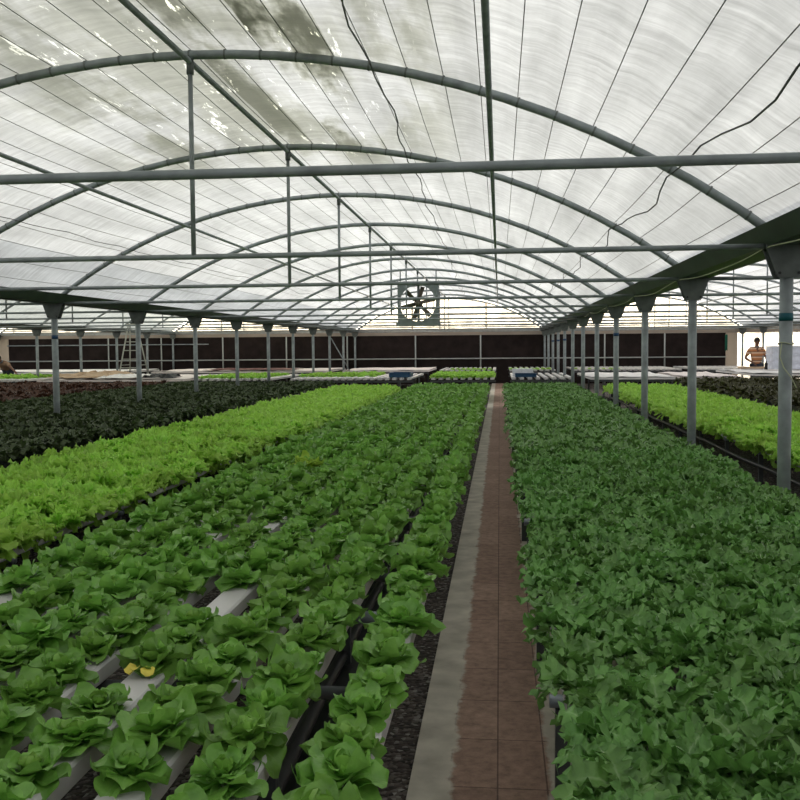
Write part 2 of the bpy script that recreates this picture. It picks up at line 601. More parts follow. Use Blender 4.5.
HCAP = hc.mesh('end_fitting', 'gusset', True)
bayname = {-2: 'farthest left bay', -1: 'left bay', 0: 'middle bay', 1: 'right bay', 2: 'farthest right bay'}


def in_view(pts, m=0):
    for q in pts:
        r = proj(*q)
        if r and -m < r[0] < 800 + m and -m < r[1] < 800 + m:
            return True
    return False


seq = {}
for k, _ in BAYS:
    cx = (XL + XR) / 2 + k * SPAN
    n = {'a': 0, 't': 0, 'h': 0}
    for y in FR:
        if y < 0:
            if k != 0:
                continue
        ap = [(cx - SPAN / 2 + SPAN * i / 30, y, arc_z(-SPAN / 2 + SPAN * i / 30)) for i in range(31)]
        tp = [(cx - SPAN / 2 + SPAN * i / 30, y, 2.22) for i in range(31)]
        hp = [(cx, y, 2.23 + 0.1 * i) for i in range(14)]
        grp = 'in the ' + bayname[k]
        if in_view(ap):
            o = link('roof_arch', ARCH, loc=(cx, y, 0))
            if k == 0 and n['a'] < 3:
                for (lc, an) in CLAMPS:
                    link('wire_clamp', CLAMP, o, lc, (0, an, 0))
            tag(o, '%s curved grey steel pipe arch %s' % (ORD[n['a']], grp), 'arch', 'pipe arches carrying the roof film'); n['a'] += 1
        if in_view(tp):
            o = link('tie_bar', TIE, loc=(cx, y, 0))
            tag(o, '%s straight horizontal steel tie bar under the arches %s' % (ORD[n['t']], grp), 'bar', 'horizontal tie bars'); n['t'] += 1
        if in_view(hp):
            o = link('hanger_rod', HANG, loc=(cx, y, 0))
            link('end_fitting', HCAP, o)
            tag(o, '%s vertical rod hung from arch to tie bar %s' % (ORD[n['h']], grp), 'rod', 'vertical hanger rods'); n['h'] += 1

# purlins
pm = MB()
L0, L1 = FR[1], YEND
pm.tube([(0, L0, 0), (0, L1, 0)], 0.020, 8)
PUR = pm.mesh('purlin', 'steel', True)
for k, _ in BAYS:
    if abs(k) > 1:
        continue
    cx = (XL + XR) / 2 + k * SPAN
    for dx, w in ((-2.02, 'left of the ridge'), (0.0, 'along the ridge'), (2.02, 'right of the ridge')):
        o = link('purlin', PUR, loc=(cx + dx, 0, arc_z(dx) - 0.045))
        tag(o, 'long straight pipe purlin running %s of the %s' % (w, bayname[k]) if 'ridge' == w[-5:] and w[0] != 'a' else 'long straight pipe purlin running along the ridge of the %s' % bayname[k], 'purlin', 'lengthwise pipe purlins')

# roof wires
wm = MB()
yy = np.arange(FR[1], YEND + 0.1, BAY / 4)
wm.tube([(0, y, -0.015 * math.sin(math.pi * ((y - FR[0]) % BAY) / BAY)) for y in yy], 0.0030, 5, False)
WIRE = wm.mesh('roof_wire', 'wire', True)
for k, _ in BAYS:
    if abs(k) > 1:
        continue
    cx = (XL + XR) / 2 + k * SPAN
    for j in range(1, NW):
        dx = -SPAN / 2 + SPAN * j / NW
        if k and j % 2:
            continue
        o = link('roof_wire', WIRE, loc=(cx + dx, 0, arc_z(dx) + 0.040))
        tag(o, 'thin dark wire drawn lengthwise against the roof film of the ' + bayname[k], 'wire', 'wires under the roof film of the ' + bayname[k])

# slack cables below the film
def cable(x0, x1, amp, lab, r=0.0055, y0=2.0, y1=36):
    mb = MB(); pts = []
    n = 90
    for i in range(n + 1):
        t = i / n
        y = y0 + (y1 - y0) * t
        x = x0 + (x1 - x0) * t + amp * math.sin(y * 1.9) + amp * 0.6 * math.sin(y * 4.3 + 1)
        cx = (XL + XR) / 2
        pts.append((x, y, arc_z(x - cx) - 0.02 - 0.05 * abs(math.sin(math.pi * (y - FR[0]) / BAY))))
    mb.tube(pts, r, 6, False)
    tag(mb.obj('slack_cable', 'cable', smooth=True), lab, 'cable')


cable(-0.75, -1.3, 0.03, 'slack dark cable snaking along the film left of the purlin over the path')
cable(1.15, 0.95, 0.03, 'slack dark cable snaking along the film above the right column row')
cable(-4.9, -4.7, 0.03, 'slack dark cable snaking along the left slope of the middle roof', 0.004)

# gutters
ROWS = [XR + k * SPAN for k in (-3, -2, -1, 0, 1, 2)]
gm = MB()
o_ = [(-0.205, 0.0), (-0.19, 0.0), (-0.12, -0.105), (0.12, -0.105), (0.19, 0.0), (0.205, 0.0), (0.135, -0.12), (-0.135, -0.12)]
gm.prism([(a, c) for a, c in reversed(o_)], FR[1] - 1, YEND)
GUT = gm.mesh('rain_gutter', 'gutter_green')
gl = {0: 'farthest left columns', 1: 'second column row left of the path', 2: 'first column row left of the path', 3: 'column row right of the path', 4: 'distant right column row'}
for i, x in enumerate(ROWS[:5]):
    o = link('rain_gutter', GUT, loc=(x, 0, ZG + 0.10))
    tag(o, 'long dark green metal gutter on the ' + gl[i], 'gutter', 'roof gutters')

# columns
postm = MB(); postm.tube([(0, 0, 0), (0, 0, 2.17)], 0.042, 14)
POST = postm.mesh('post', 'steel', True)
basem = MB(); basem.box(-0.1, 0.1, -0.1, 0.1, 0.0, 0.012)
BASE = basem.mesh('base_plate', 'gusset')
br = MB()
for yo in (-0.052, 0.046):
    br.prism([(-0.065, 1.975), (0.065, 1.975), (0.08, 2.0), (0.142, 2.17), (0.142, 2.255), (-0.142, 2.255), (-0.142, 2.17), (-0.08, 2.0)], yo, yo + 0.006)
BRK = br.mesh('gusset_plate', 'gusset')
BOLTS = ((-0.115, 2.215), (0.115, 2.215), (-0.06, 2.005), (0.06, 2.005))
bo = MB(); bo.tube([(0, -0.062, 0), (0, 0.058, 0)], 0.010, 6)
BOLT = bo.mesh('bolt', 'bolt')
tp = MB(); tp.tube([(0, 0, 1.70), (0, 0, 1.75)], 0.0445, 14)
TAPE = tp.mesh('tape_band', 'teal_tape', True)
TAPEB = tp.mesh('tape_band', 'blue_tape', True)
rown = {1: 'second row left of the path', 2: 'row left of the path', 3: 'row right of the path', 4: 'distant row at the far right', 0: 'farthest left row'}
for i, x in enumerate(ROWS[:5]):
    n = 0
    for y in FR[1:]:
        r0 = proj(x, y, 2.1)
        if not (r0 and -20 < r0[0] < 820):
            continue
        c = empty('steel_column', (x, y, 0))
        link('post', POST, c); link('base_plate', BASE, c)
        bb = link('gusset_plate', BRK, c)
        if n < 3:
            for (a_, c_) in BOLTS:
                link('bolt', BOLT, bb, (a_, 0, c_))
        ex = ''
        if i == 3 and n == 0:
            link('tape_band', TAPE, c); ex = ' with teal tape and string'
        elif (i == 3 and n in (3, 7, 8, 9)) or (i == 2 and n == 0):
            link('tape_band', TAPEB, c); ex = ' with blue tape'
        tag(c, '%s steel column%s in the %s' % (ORD[n], ex, rown[i]), 'column', 'columns of the ' + rown[i], kind='thing')
        n += 1

# string on the nearest right column
sm = MB()
ring = [(XR + 0.046 * math.cos(t), FR[4] - 0 + 0.046 * math.sin(t), 1.56 + 0.004 * math.sin(t * 2)) for t in np.linspace(0, 2 * math.pi, 17)]
yc = [f for f in FR if abs(f - 6.38) < 0.1][0]
ring = [(XR + 0.047 * math.cos(t), yc + 0.047 * math.sin(t), 1.555 + 0.006 * math.sin(t * 2)) for t in np.linspace(0, 2 * math.pi, 17)]
sm.tube(ring, 0.004, 5, False)
sm.tube([(XR - 0.035, yc - 0.036, 1.555), (XR - 0.05, yc - 0.05, 1.47), (XR - 0.03, yc - 0.07, 1.40), (XR + 0.01, yc - 0.085, 1.34), (XR + 0.045, yc - 0.09, 1.27)], 0.004, 5)
tag(sm.obj('tied_string', 'string', smooth=True), 'pale string tied around the nearest right column, loose end hanging', 'string')

# slack drip tube running between the right column heads
mb = MB()
pts = []
for i in range(0, 61):
    y = 4.5 + i * 0.25
    pts.append((XR - 0.135 + 0.012 * math.sin(y * 3), y, 2.175 - 0.05 * abs(math.sin(math.pi * (y - 0.38) / BAY))))
mb.tube(pts, 0.004, 6)
tag(mb.obj('drip_tube', 'string', smooth=True), 'thin pale hose sagging along the gutter of the right columns', 'hose')

# ------------------------------------------------------------------ end wall
zt = 2.03
WY = 0.08
XW0, XW1 = -21.3, 9.06
w = MB(); w.box(XW0, XW1, YEND + 0.14, YEND + 0.24, 0.0, zt)
tag(w.obj('wall_far', 'dark_panel'), 'dark brown cooling pad wall closing the far end', 'wall', kind='structure')
w = MB(); w.box(-30, 20, YEND + 0.14, YEND + 0.26, zt + 0.005, zt + 0.27)
w.box(-30, 20, YEND + 0.10, YEND + 0.14, zt + 0.0, zt + 0.045)
tag(w.obj('trim_far', 'cream'), 'pale beige band above the dark end wall', 'trim', kind='structure')
w = MB(); w.box(XW1 + 0.02, XW1 + 0.47, YEND + 0.14, YEND + 0.24, 0, zt)
tag(w.obj('wall_far_right', 'cream_wall'), 'narrow beige wall panel right of the dark end wall', 'wall', kind='structure')
w = MB(); w.box(XW1 + 0.5, 20, YEND + 0.16, YEND + 0.19, 0, zt)
tag(w.obj('window_1', 'film_gable'), 'bright film opening in the end wall at the far right', 'window', kind='structure')
w = MB(); w.box(-30, XW0 - 0.02, YEND + 0.14, YEND + 0.22, 0, zt)
tag(w.obj('wall_far_left', 'cream_wall'), 'beige wall panel left of the dark end wall', 'wall', kind='structure')
for bi, (k, _) in enumerate(BAYS):
    cx = (XL + XR) / 2 + k * SPAN
    poly = [(-SPAN / 2, zt + 0.28), (SPAN / 2, zt + 0.28)] + [(dx, arc_z(dx) + 0.06) for dx in np.linspace(SPAN / 2, -SPAN / 2, 48)]
    w = MB(); w.prism(poly, YEND + 0.18, YEND + 0.185)
    tag(w.obj('window_%d' % (bi + 2), 'film_gable', loc=(cx, 0, 0)), 'arched translucent gable of the ' + bayname[k] + ' at the far end', 'window', kind='structure')
# rear and side enclosure behind the camera
w = MB(); w.box(-30, 20, FR[0] - 0.3, FR[0] - 0.25, 0, 3.6)
tag(w.obj('wall_near', 'film_clean'), 'milky film wall behind the viewer', 'wall', kind='structure')

# wall posts and rails
wp = MB(); wp.tube([(0, 0, 0), (0, 0, zt)], 0.03, 8)
WP = wp.mesh('wall_post', 'steel_light', True)
xs = [-19.1, -16.75, -14.4, -11.7, -8.95, -6.35, -3.48, -0.78, 4.26, 6.65]
n = 0
for x in xs:
    o = link('wall_post', WP, loc=(x, YEND + 0.06, 0))
    tag(o, 'slim pale post against the dark end wall, %s from the left' % (['first'] + ORD[1:])[n], 'post', 'slim posts on the end wall'); n += 1
rm = MB(); rm.tube([(XW0, 0, 0), (XW1, 0, 0)], 0.025, 8)
RM = rm.mesh('wall_rail', 'steel_light', True)
tag(link('wall_rail', RM, loc=(0, YEND + 0.0, 1.06)), 'long pale horizontal rail across the dark end wall at table height', 'rail')
rm = MB(); rm.tube([(XW0, 0, 0), (-13.9 + 1.6, 0, 0)], 0.022, 8)
tag(rm.obj('wall_rail', 'steel', loc=(0, YEND + 0.0, 1.74), smooth=True), 'short upper rail across the left end of the dark wall', 'rail')
# gable mullions and slats behind the fan
gl_ = MB()
for x in (-0.55, -3.6):
    gl_.tube([(x, 0, zt + 0.27), (x, 0, arc_z(x - (XL + XR) / 2) - 0.02)], 0.03, 8)
tag(gl_.obj('gable_strut', 'cardboard', loc=(0, YEND - 0.05, 0)), 'yellowish vertical struts dividing the middle far gable', 'strut')
for i, z in enumerate((2.42, 2.55, 2.68)):
    m_ = MB(); m_.tube([(-21.3, 0, 0), (17, 0, 0)], 0.012, 6)
    tag(m_.obj('gable_wire', 'wire', loc=(0, YEND - 0.03, z)), '%s horizontal wire crossing the far gables' % ['lowest', 'middle', 'highest'][i], 'wire')

# ------------------------------------------------------------------ plants
def leaf(mb, L_, W, yaw, pitch, curl, r0, z0, nL, nW, shape='round', ruf=0.01, rufn=3, cup=0.15, ph=0.0, twist=0.0, serr=0.0, sn=5, cx=0.0, cy=0.0, rnd=0.0):
    P = np.zeros((nL + 1, nW + 1, 3)); U = np.zeros((nL + 1, nW + 1, 2))
    x, z = r0, z0
    a = pitch
    ds = L_ / nL
    cyaw, syaw = math.cos(yaw), math.sin(yaw)
    vp = 0.0
    for i in range(nL + 1):
        v = i / nL
        if shape == 'round':
            v = 0.45 * v + 0.55 * math.sin(v * math.pi / 2)
            w = 0.34 + 0.66 * math.sin(min(v / 0.55, 1) * math.pi / 2) ** 1.3 if v < 0.55 else math.sqrt(max(1 - ((v - 0.55) / 0.452) ** 3.2, 0.05))
            w *= 1 + 0.04 * math.sin(v * 11 + ph)
        elif shape == 'fan':
            w = 0.22 + 0.78 * (min(v / 0.75, 1)) ** 1.3 if v < 0.75 else math.sqrt(max(1 - ((v - 0.75) / 0.30) ** 2, 0.1))
        else:
            w = 0.16 + 0.84 * math.sin(min(v / 0.62, 1) * math.pi / 2) ** 2 if v < 0.62 else math.sqrt(max(1 - ((v - 0.62) / 0.40) ** 2, 0.01))
        if serr:
            w *= (1 + serr * (0.55, -0.75, -0.1)[i % 3]) if v > 0.15 else 0.8
        a_i = pitch - curl * v ** 1.3
        ca, sa = math.cos(a_i), math.sin(a_i)
        x += (v - vp) * L_ * ca; z += (v - vp) * L_ * sa; vp = v
        tw = twist * v
        for j in range(nW + 1):
            u = -1 + 2 * j / nW
            off = cup * W * (u * u) + ruf * (abs(u) ** 1.5) * math.sin(rufn * v * 6.28 + ph + (1.7 if u > 0 else 0)) * (0.3 + v)
            off += ruf * 0.6 * v * v * math.sin(u * rufn * 2.2 + ph * 1.7)
            back = 0
            if shape == 'round' and v > 0.8:
                back = 0
            lx = x - sa * off
            lz = z + ca * off + tw * u * W * 0.5
            ly = u * W * 0.5 * w
            if serr and j in (0, nW) and i % 3 == 0:
                lx += 0.9 * ds * ca; lz += 0.9 * ds * sa
            px = lx * cyaw - ly * syaw
            py = lx * syaw + ly * cyaw
            P[i, j] = (px + cx, py + cy, lz)
            U[i, j] = ((j / nW), v)
    mb.grid(P, U)


def rr(a, b): return random.uniform(a, b)


def butterhead(lod=0):
    o = MB(); h = MB()
    nL, nW = (8, 8) if lod == 0 else (4, 4)
    cnt = [(7, 0.098, 0.100, 14, 42, 0.012), (7, 0.084, 0.090, 38, 50, 0.010), (6, 0.066, 0.074, 60, 48, 0.008)]
    if lod: cnt = [(7, 0.098, 0.09, 20, 45, 0.012), (6, 0.085, 0.085, 50, 50, 0.010)]
    for q, (n, L_, W, pt, cu, r0) in enumerate(cnt):
        y0 = rr(0, 6.28)
        for k in range(n):
            s = rr(0.78, 1.22)
            leaf(o, L_ * s, W * s * rr(0.9, 1.15), y0 + 6.283 * k / n + rr(-0.25, 0.25), R(pt + rr(-8, 16)), R(cu + rr(-30, 40)), r0, 0.012 + q * 0.008,
                 nL, nW, 'round', rr(0.006, 0.012), rr(0.9, 1.8), rr(0.06, 0.30), rr(0, 6.28), rr(-0.35, 0.35))
    y0 = rr(0, 6.28)
    for k in range(7 if lod == 0 else 3):
        s = rr(0.8, 1.15)
        leaf(h, 0.05 * s, 0.045 * s, y0 + 6.283 * k / (7 if lod == 0 else 3) + rr(-0.3, 0.3), R(rr(60, 86)), R(rr(5, 55)), 0.004, 0.03, nL - 2 if lod == 0 else 3, 4 if lod == 0 else 3,
             'round', 0.007, 1.8, 0.3, rr(0, 6.28))
    return o, h


def mustard(lod=0):
    o = MB()
    nL, nW = (18, 4) if lod == 0 else (9, 2)
    n = 30 if lod == 0 else 20
    for k in range(n):
        t = k / n
        s = rr(0.75, 1.2)
        pt = 84 - 50 * (1 - t) + rr(-8, 8)
        leaf(o, (0.140 - 0.05 * t) * s, (0.046 if lod == 0 else 0.050) * s * rr(0.8, 1.2), k * 2.4 + rr(-0.4, 0.4), R(pt), R(rr(50, 130)), 0.006, 0.0, nL, nW, 'long', rr(0.006, 0.012), rr(2.2, 4.2), rr(-0.1, 0.3),
             rr(0, 6.28), rr(-0.8, 0.8), 0.62, cx=rr(-0.025, 0.025), cy=rr(-0.025, 0.025))
    return o


def frilly(lod=0, tall=1.0):
    o = MB()
    nL, nW = (5, 10) if lod == 0 else (3, 5)
    n = 44 if lod == 0 else 26
    for k in range(n):
        t = k / n
        s = rr(0.8, 1.2)
        leaf(o, (0.150 - 0.04 * t) * s, (0.062 if lod == 0 else 0.072) * s, k * 2.4 + rr(-0.3, 0.3), R(22 + 62 * t + rr(-8, 8)), R(rr(25, 95)), 0.006, 0.005, nL, nW, 'fan', rr(0.014, 0.022), rr(2.0, 3.2), rr(0, 0.15),
             rr(0, 6.28), rr(-0.4, 0.4))
    return o


def variants(fn, n, mat, lod=0):
    return [fn(lod) for _ in range(n)]


BUT = []
for i in range(8):
    o, h = butterhead(0)
    BUT.append((o.mesh('butterhead_lettuce', 'butter_leaf', True), h.mesh('heart', 'butter_heart', True)))
MUS = [mustard(0).mesh('mustard_green', 'mustard_leaf', True) for i in range(8)]
FRI_MB = [frilly(0) for i in range(5)]
FRI = [m.mesh('leaf_lettuce', 'bright_leaf', True) for m in FRI_MB]
DRK_MB = [frilly(1) for i in range(5)]
DRK = [m.mesh('dark_salad_plant', 'dark_leaf', True) for m in DRK_MB]
RED = [m.mesh('red_lettuce', 'red_leaf', True) for m in DRK_MB]
BRN = [m.mesh('bronze_lettuce', 'brown_green_leaf', True) for m in DRK_MB]


def arrays(mb):
    V = np.concatenate(mb.v); UV = np.concatenate(mb.uv); Fa = np.array(mb.f, int)
    return V, UV, Fa


def scatter_mass(name, protos, spots, mat):
    """ONE mesh holding copies of the light versions at the given spots (x, y, z, rot, scale)"""
    A = [arrays(p) for p in protos]
    Vs, Us, Fs = [], [], []
    off = 0
    for (x, y, z, rz, sc) in spots:
        V, UV, Fa = A[random.randrange(len(A))]
        c, s = math.cos(rz), math.sin(rz)
        W = np.empty_like(V)
        W[:, 0] = (V[:, 0] * c - V[:, 1] * s) * sc + x
        W[:, 1] = (V[:, 0] * s + V[:, 1] * c) * sc + y
        W[:, 2] = V[:, 2] * sc + z
        Vs.append(W); Us.append(UV); Fs.append(Fa + off); off += len(V)
    V = np.concatenate(Vs); UV = np.concatenate(Us); Fa = np.concatenate(Fs)
    me = bpy.data.meshes.new(name)
    me.vertices.add(len(V)); me.vertices.foreach_set('co', V.astype(np.float32).ravel())
    me.loops.add(Fa.size); me.loops.foreach_set('vertex_index', Fa.astype(np.int32).ravel())
    me.polygons.add(len(Fa)); me.polygons.foreach_set('loop_start', np.arange(0, Fa.size, 4, dtype=np.int32))
    me.polygons.foreach_set('use_smooth', np.ones(len(Fa), bool))
    uvl = me.uv_layers.new(name='UVMap')
    uvl.data.foreach_set('uv', UV[Fa.ravel()].astype(np.float32).ravel())
    me.materials.append(MATS[mat])
    me.update(calc_edges=True); me.validate()
    return link(name, me)


def merge2(o, h):
    m = MB(); V, U, Fa = arrays(o); m.add(V, [tuple(q) for q in Fa.tolist()], U)
    V, U, Fa = arrays(h); m.add(V, [tuple(q) for q in Fa.tolist()], U)
    return m


BUT_LO = [merge2(*butterhead(1)) for i in range(6)]
MUS_LO = [mustard(1) for i in range(6)]
FRI_LO = [frilly(1) for i in range(6)]


def split(spots, n=300, zc=0.1):
    """the n that show largest in the photograph, and the rest"""
    vis, rest = [], []
    for s in spots:
        r = proj(s[0], s[1], s[2] + zc)
        if r and -45 < r[0] < 840 and -20 < r[1] < 860:
            vis.append((r[2], s))
        elif r is None or r[2] < 0.3:
            continue
        else:
            rest.append(s)
    vis.sort(key=lambda t: t[0])
    return [s for _, s in vis[:n]], [s for _, s in vis[n:]] + rest


ZC = 0.55                      # top of the growing channels
# --- butterhead bed
brow = [-0.365, -0.625, -0.85, -1.085, -1.315, -1.555, -1.78, -1.995]
rowlab = ['single row beside the path', 'first main row from the path', 'second main row from the path', 'third main row from the path',
          'fourth main row from the path', 'fifth main row from the path', 'sixth main row from the path', 'seventh main row from the path']
spots = []
for ri, x in enumerate(brow):
    y = 1.2 + rr(0, 0.1)
    while y < 23.9:
        if not (random.random() < (0.06 if y < 5 and ri > 1 else 0.02)):
            spots.append((x + rr(-0.012, 0.012), y, ZC - 0.005, rr(0, 6.28), rr(0.82, 1.17) * (1.0 if y < 6 else 1.10), ri))
        y += 0.205 + rr(-0.015, 0.015)
def nearest_to(px, py):
    best = None
    for q in spots:
        r = proj(q[0], q[1], q[2] + 0.05)
        if r and (best is None or (r[0] - px) ** 2 + (r[1] - py) ** 2 < best[0]):
            best = ((r[0] - px) ** 2 + (r[1] - py) ** 2, q)
    return best[1]


YEL = nearest_to(152, 655)
spots = [q for q in spots if not (q[5] == YEL[5] and 0.05 < YEL[1] - q[1] < 0.30)]
PALE = nearest_to(308, 464)
pale_me = BUT[2][0].copy(); pale_me.materials.clear(); pale_me.materials.append(MATS['pale_leaf'])
ind, rest = split(spots)
cnt = {}
for s in sorted(ind, key=lambda s: s[1]):
    x, y, z, rz, sc, ri = s
    k = random.randrange(len(BUT))
    if ri < 2 and 3.35 < y < 4.0:
        sc *= 0.84
    o = link('butterhead_lettuce', BUT[k][0], loc=(x, y, z), rot=(rr(-.08, .08), rr(-.08, .08), rz), scale=(sc, sc, sc * rr(0.85, 1.15)))
    link('heart', BUT[k][1], o)
    c = cnt[ri] = cnt.get(ri, 0) + 1
    if c <= 12:
        lab = '%s green butterhead lettuce in the %s' % (ORD[c - 1], rowlab[ri])
        tag(o, lab, 'lettuce', 'butterhead lettuces in the ' + rowlab[ri])
    else:
        tag(o, 'green butterhead lettuce farther along the ' + rowlab[ri], 'lettuce', 'butterhead lettuces in the ' + rowlab[ri])
    # the one with yellowing leaves
    if s is PALE:
        o.data = pale_me; o.scale = (sc * 1.15,) * 3
        o['label'] = 'single paler yellow green lettuce among the darker heads of the main bench'
    if s is YEL:
        o.scale = (0.95, 0.95, 0.95)
        yl = MB()
        iv = Matrix.Rotation(-rz, 4, 'Z')
        for kx, ky in ((-0.03, -0.105), (0.022, -0.11)):
            q = iv @ Vector((kx, ky, 0))
            leaf(yl, 0.045, 0.045, math.atan2(q.y, q.x), R(35), R(90), math.hypot(q.x, q.y) * 0.8, 0.03, 4, 4, 'round', 0.006, 1.5, 0.2, kx * 50)
        yo = yl.obj('yellowed_leaf', 'yellow_leaf', o, smooth=True)
        yo['label'] = 'yellowed lower leaves'
        o['label'] = 'butterhead lettuce with two yellowed lower leaves over a bare white channel'
m_ = scatter_mass('butterhead_lettuces', BUT_LO, [(s[0], s[1], s[2], s[3], s[4]) for s in rest], 'butter_leaf')
tag(m_, 'mass of butterhead lettuces filling the far half of the bench left of the path', 'lettuces', 'butterhead lettuces farther along the bench', 'stuff')

# --- mustard greens right of the path
spots = []
for ri in range(9):
    x = 0.245 + ri * 0.18
    y = 1.1 + rr(0, 0.1)
    while y < 23.9:
        if x > 0.30 or True:
            spots.append((x + rr(-0.03, 0.03), y, 0.545 + rr(0, 0.02), rr(0, 6.28), rr(0.9, 1.25), ri))
        y += 0.165 + rr(-0.02, 0.02)
ind, rest = split(spots)
rl = ['row on the path edge', 'second row from the path', 'third row from the path', 'fourth row from the path', 'fifth row from the path', 'sixth row from the path',
      'seventh row from the path', 'eighth row from the path', 'outermost row by the columns']
cnt = {}
for s in sorted(ind, key=lambda s: s[1]):
    x, y, z, rz, sc, ri = s
    k = random.randrange(len(MUS))
    o = link('mustard_green', MUS[k], loc=(x, y, z), rot=(rr(-.1, .1), rr(-.1, .1), rz), scale=(sc, sc, sc * rr(0.9, 1.15)))
    c = cnt[ri] = cnt.get(ri, 0) + 1
    lab = ('%s frilly leaved mustard plant in the %s' % (ORD[c - 1], rl[ri])) if c <= 8 else 'frilly leaved mustard plant farther along the ' + rl[ri]
    tag(o, lab, 'leafy green', 'mustard greens in the ' + rl[ri])
m_ = scatter_mass('mustard_greens', MUS_LO, [s[:5] for s in rest], 'mustard_leaf')
tag(m_, 'mass of frilly mustard greens filling the far part of the bench right of the path', 'leafy greens', 'mustard greens farther along the bench', 'stuff')

# --- bright leaf lettuces, both sides
spots = []
for side, x0 in ((-1, -2.66), (1, 2.74)):
    for ri in range(7):
        x = x0 + side * (ri * 0.225 - (0.05 if ri == 0 else 0))
        y = 1.4 + rr(0, 0.1)
        while y < 23.9:
            r = proj(x, y, 0.6)
            if r and -220 < r[0] < 1020:
                spots.append((x + rr(-0.03, 0.03), y, 0.488 + rr(-0.015, 0.03) - (0.03 if ri == 0 else 0), rr(0, 6.28), rr(0.95, 1.28) * (1.12 if ri == 0 else 1), ri, side))
            y += 0.215 + rr(-0.02, 0.02)
ind, rest = split(spots)
cnt = {}
rl2 = ['gap-side row', 'second row', 'third row', 'fourth row', 'fifth row', 'sixth row', 'outermost row']
for s in sorted(ind, key=lambda s: s[1]):
    x, y, z, rz, sc, ri, side = s
    ty = side * -0.60 if ri == 0 else 0
    o = link('leaf_lettuce', random.choice(FRI), loc=(x, y, z), rot=(rr(-.1, .1), rr(-.1, .1) + ty if abs(ty) < 0.01 else 0, rz), scale=(sc, sc, sc * rr(0.9, 1.15)))
    if ty:
        o.rotation_mode = 'XYZ'
        o.rotation_euler = (Matrix.Rotation(-ty, 4, 'Y') @ Matrix.Rotation(rz, 4, 'Z')).to_euler()
    c = cnt[(ri, side)] = cnt.get((ri, side), 0) + 1
    bed = 'left bright bench' if side < 0 else 'right bright bench'
    lab = ('%s bright green frilly lettuce in the %s, %s' % (ORD[c - 1], rl2[ri], bed)) if c <= 5 else 'bright green frilly lettuce farther along %s, %s' % (rl2[ri], bed)
    tag(o, lab, 'lettuce', 'bright lettuces in the %s of the %s' % (rl2[ri], bed))
m_ = scatter_mass('leaf_lettuces', FRI_LO, [s[:5] for s in rest], 'bright_leaf')
tag(m_, 'mass of bright green frilly lettuces in the far parts of both bright benches', 'lettuces', 'bright lettuces farther along both benches', 'stuff')


# --- dark beds
def bed(name, protos, protos_mb, mat, xs, ys, z, step, sc, lab, cat, grp, masslab, n=300):
    spots = []
    for x in xs:
        y = ys[0] + rr(0, 0.15)
        while y < ys[1]:
            r = proj(x, y, 0.6)
            if r and -200 < r[0] < 1000:
                spots.append((x + rr(-0.04, 0.04), y, z + rr(-0.01, 0.02), rr(0, 6.28), rr(*sc)))
            y += step + rr(-0.03, 0.03)
    ind, rest = split(spots, n)
    for s in ind:
        o = link(name, random.choice(protos), loc=s[:3], rot=(rr(-.1, .1), rr(-.1, .1), s[3]), scale=(s[4], s[4], s[4] * rr(0.8, 1.2)))
        tag(o, lab, cat, grp)
    if rest:
        m_ = scatter_mass(name + 's', protos_mb, rest, mat)
        tag(m_, masslab, cat + 's', grp + ', the rest', 'stuff')


bed('dark_salad_plant', DRK, DRK_MB, 'dark_leaf', list(np.arange(-8.2, -6.1, 0.2)) + list(np.arange(-5.85, -4.22, 0.19)), (6, 23.9), 0.62, 0.19, (0.72, 1.0),
    'dark green salad plant near the front of the dark bench at left', 'salad plant', 'dark salad plants near the front of their bench',
    'mass of dark green salad plants filling the far part of the dark left bench')
bed('red_lettuce', RED, DRK_MB, 'red_leaf', np.arange(-14.2, -8.4, 0.29), (13, 23.9), 0.58, 0.28, (1.1, 1.45),
    'dark red lettuce in the near part of the reddish bench at the far left', 'lettuce', 'red lettuces near the front of their bench',
    'mass of dark red lettuces filling the rest of the reddish far left bench', 200)
bed('bronze_lettuce', BRN, DRK_MB, 'brown_green_leaf', np.arange(4.48, 9.4, 0.27), (13, 23.9), 0.62, 0.27, (1.1, 1.5),
    'bronze lettuce in the near part of the brownish bench at the far right', 'lettuce', 'bronze lettuces near the front of their bench',
    'mass of bronze lettuces filling the rest of the brownish far right bench', 200)

# ------------------------------------------------------------------ channels and bench frames
def channel_mesh(w, h, L_, z1):
    m = MB(); m.box(-w / 2, w / 2, 0, L_, z1 - h, z1, 0.008)
    return m.mesh('growing_channel', 'channel')


CH = channel_mesh(0.115, 0.062, 22.9, 0.0)
ec = MB(); ec.box(-0.062, 0.062, -0.012, 0.03, -0.067, 0.004, 0.008)
EC = ec.mesh('end_cap', 'channel')


def channel(x, z, lab, grp, y0=1.05):
    o = link('growing_channel', CH, loc=(x, y0, z)); link('end_cap', EC, o)
    tag(o, lab, 'channel', grp)


for ri, x in enumerate(brow):
    channel(x, ZC, 'white plastic channel under the ' + rowlab[ri] + ' of butterhead lettuce', 'white channels of the butterhead bench')
for ri in range(9):
    channel(0.245 + ri * 0.18, 0.545, 'white plastic channel under the mustard plants, ' + rl[ri], 'white channels under the mustard greens')
for side, x0 in ((-1, -2.68), (1, 2.76)):
    bed_ = 'left bright bench' if side < 0 else 'right bright bench'
    for ri in range(7):
        channel(x0 + side * ri * 0.225, 0.49, 'white plastic channel under the %s of the %s' % (rl2[ri], bed_), 'white channels of the ' + bed_)


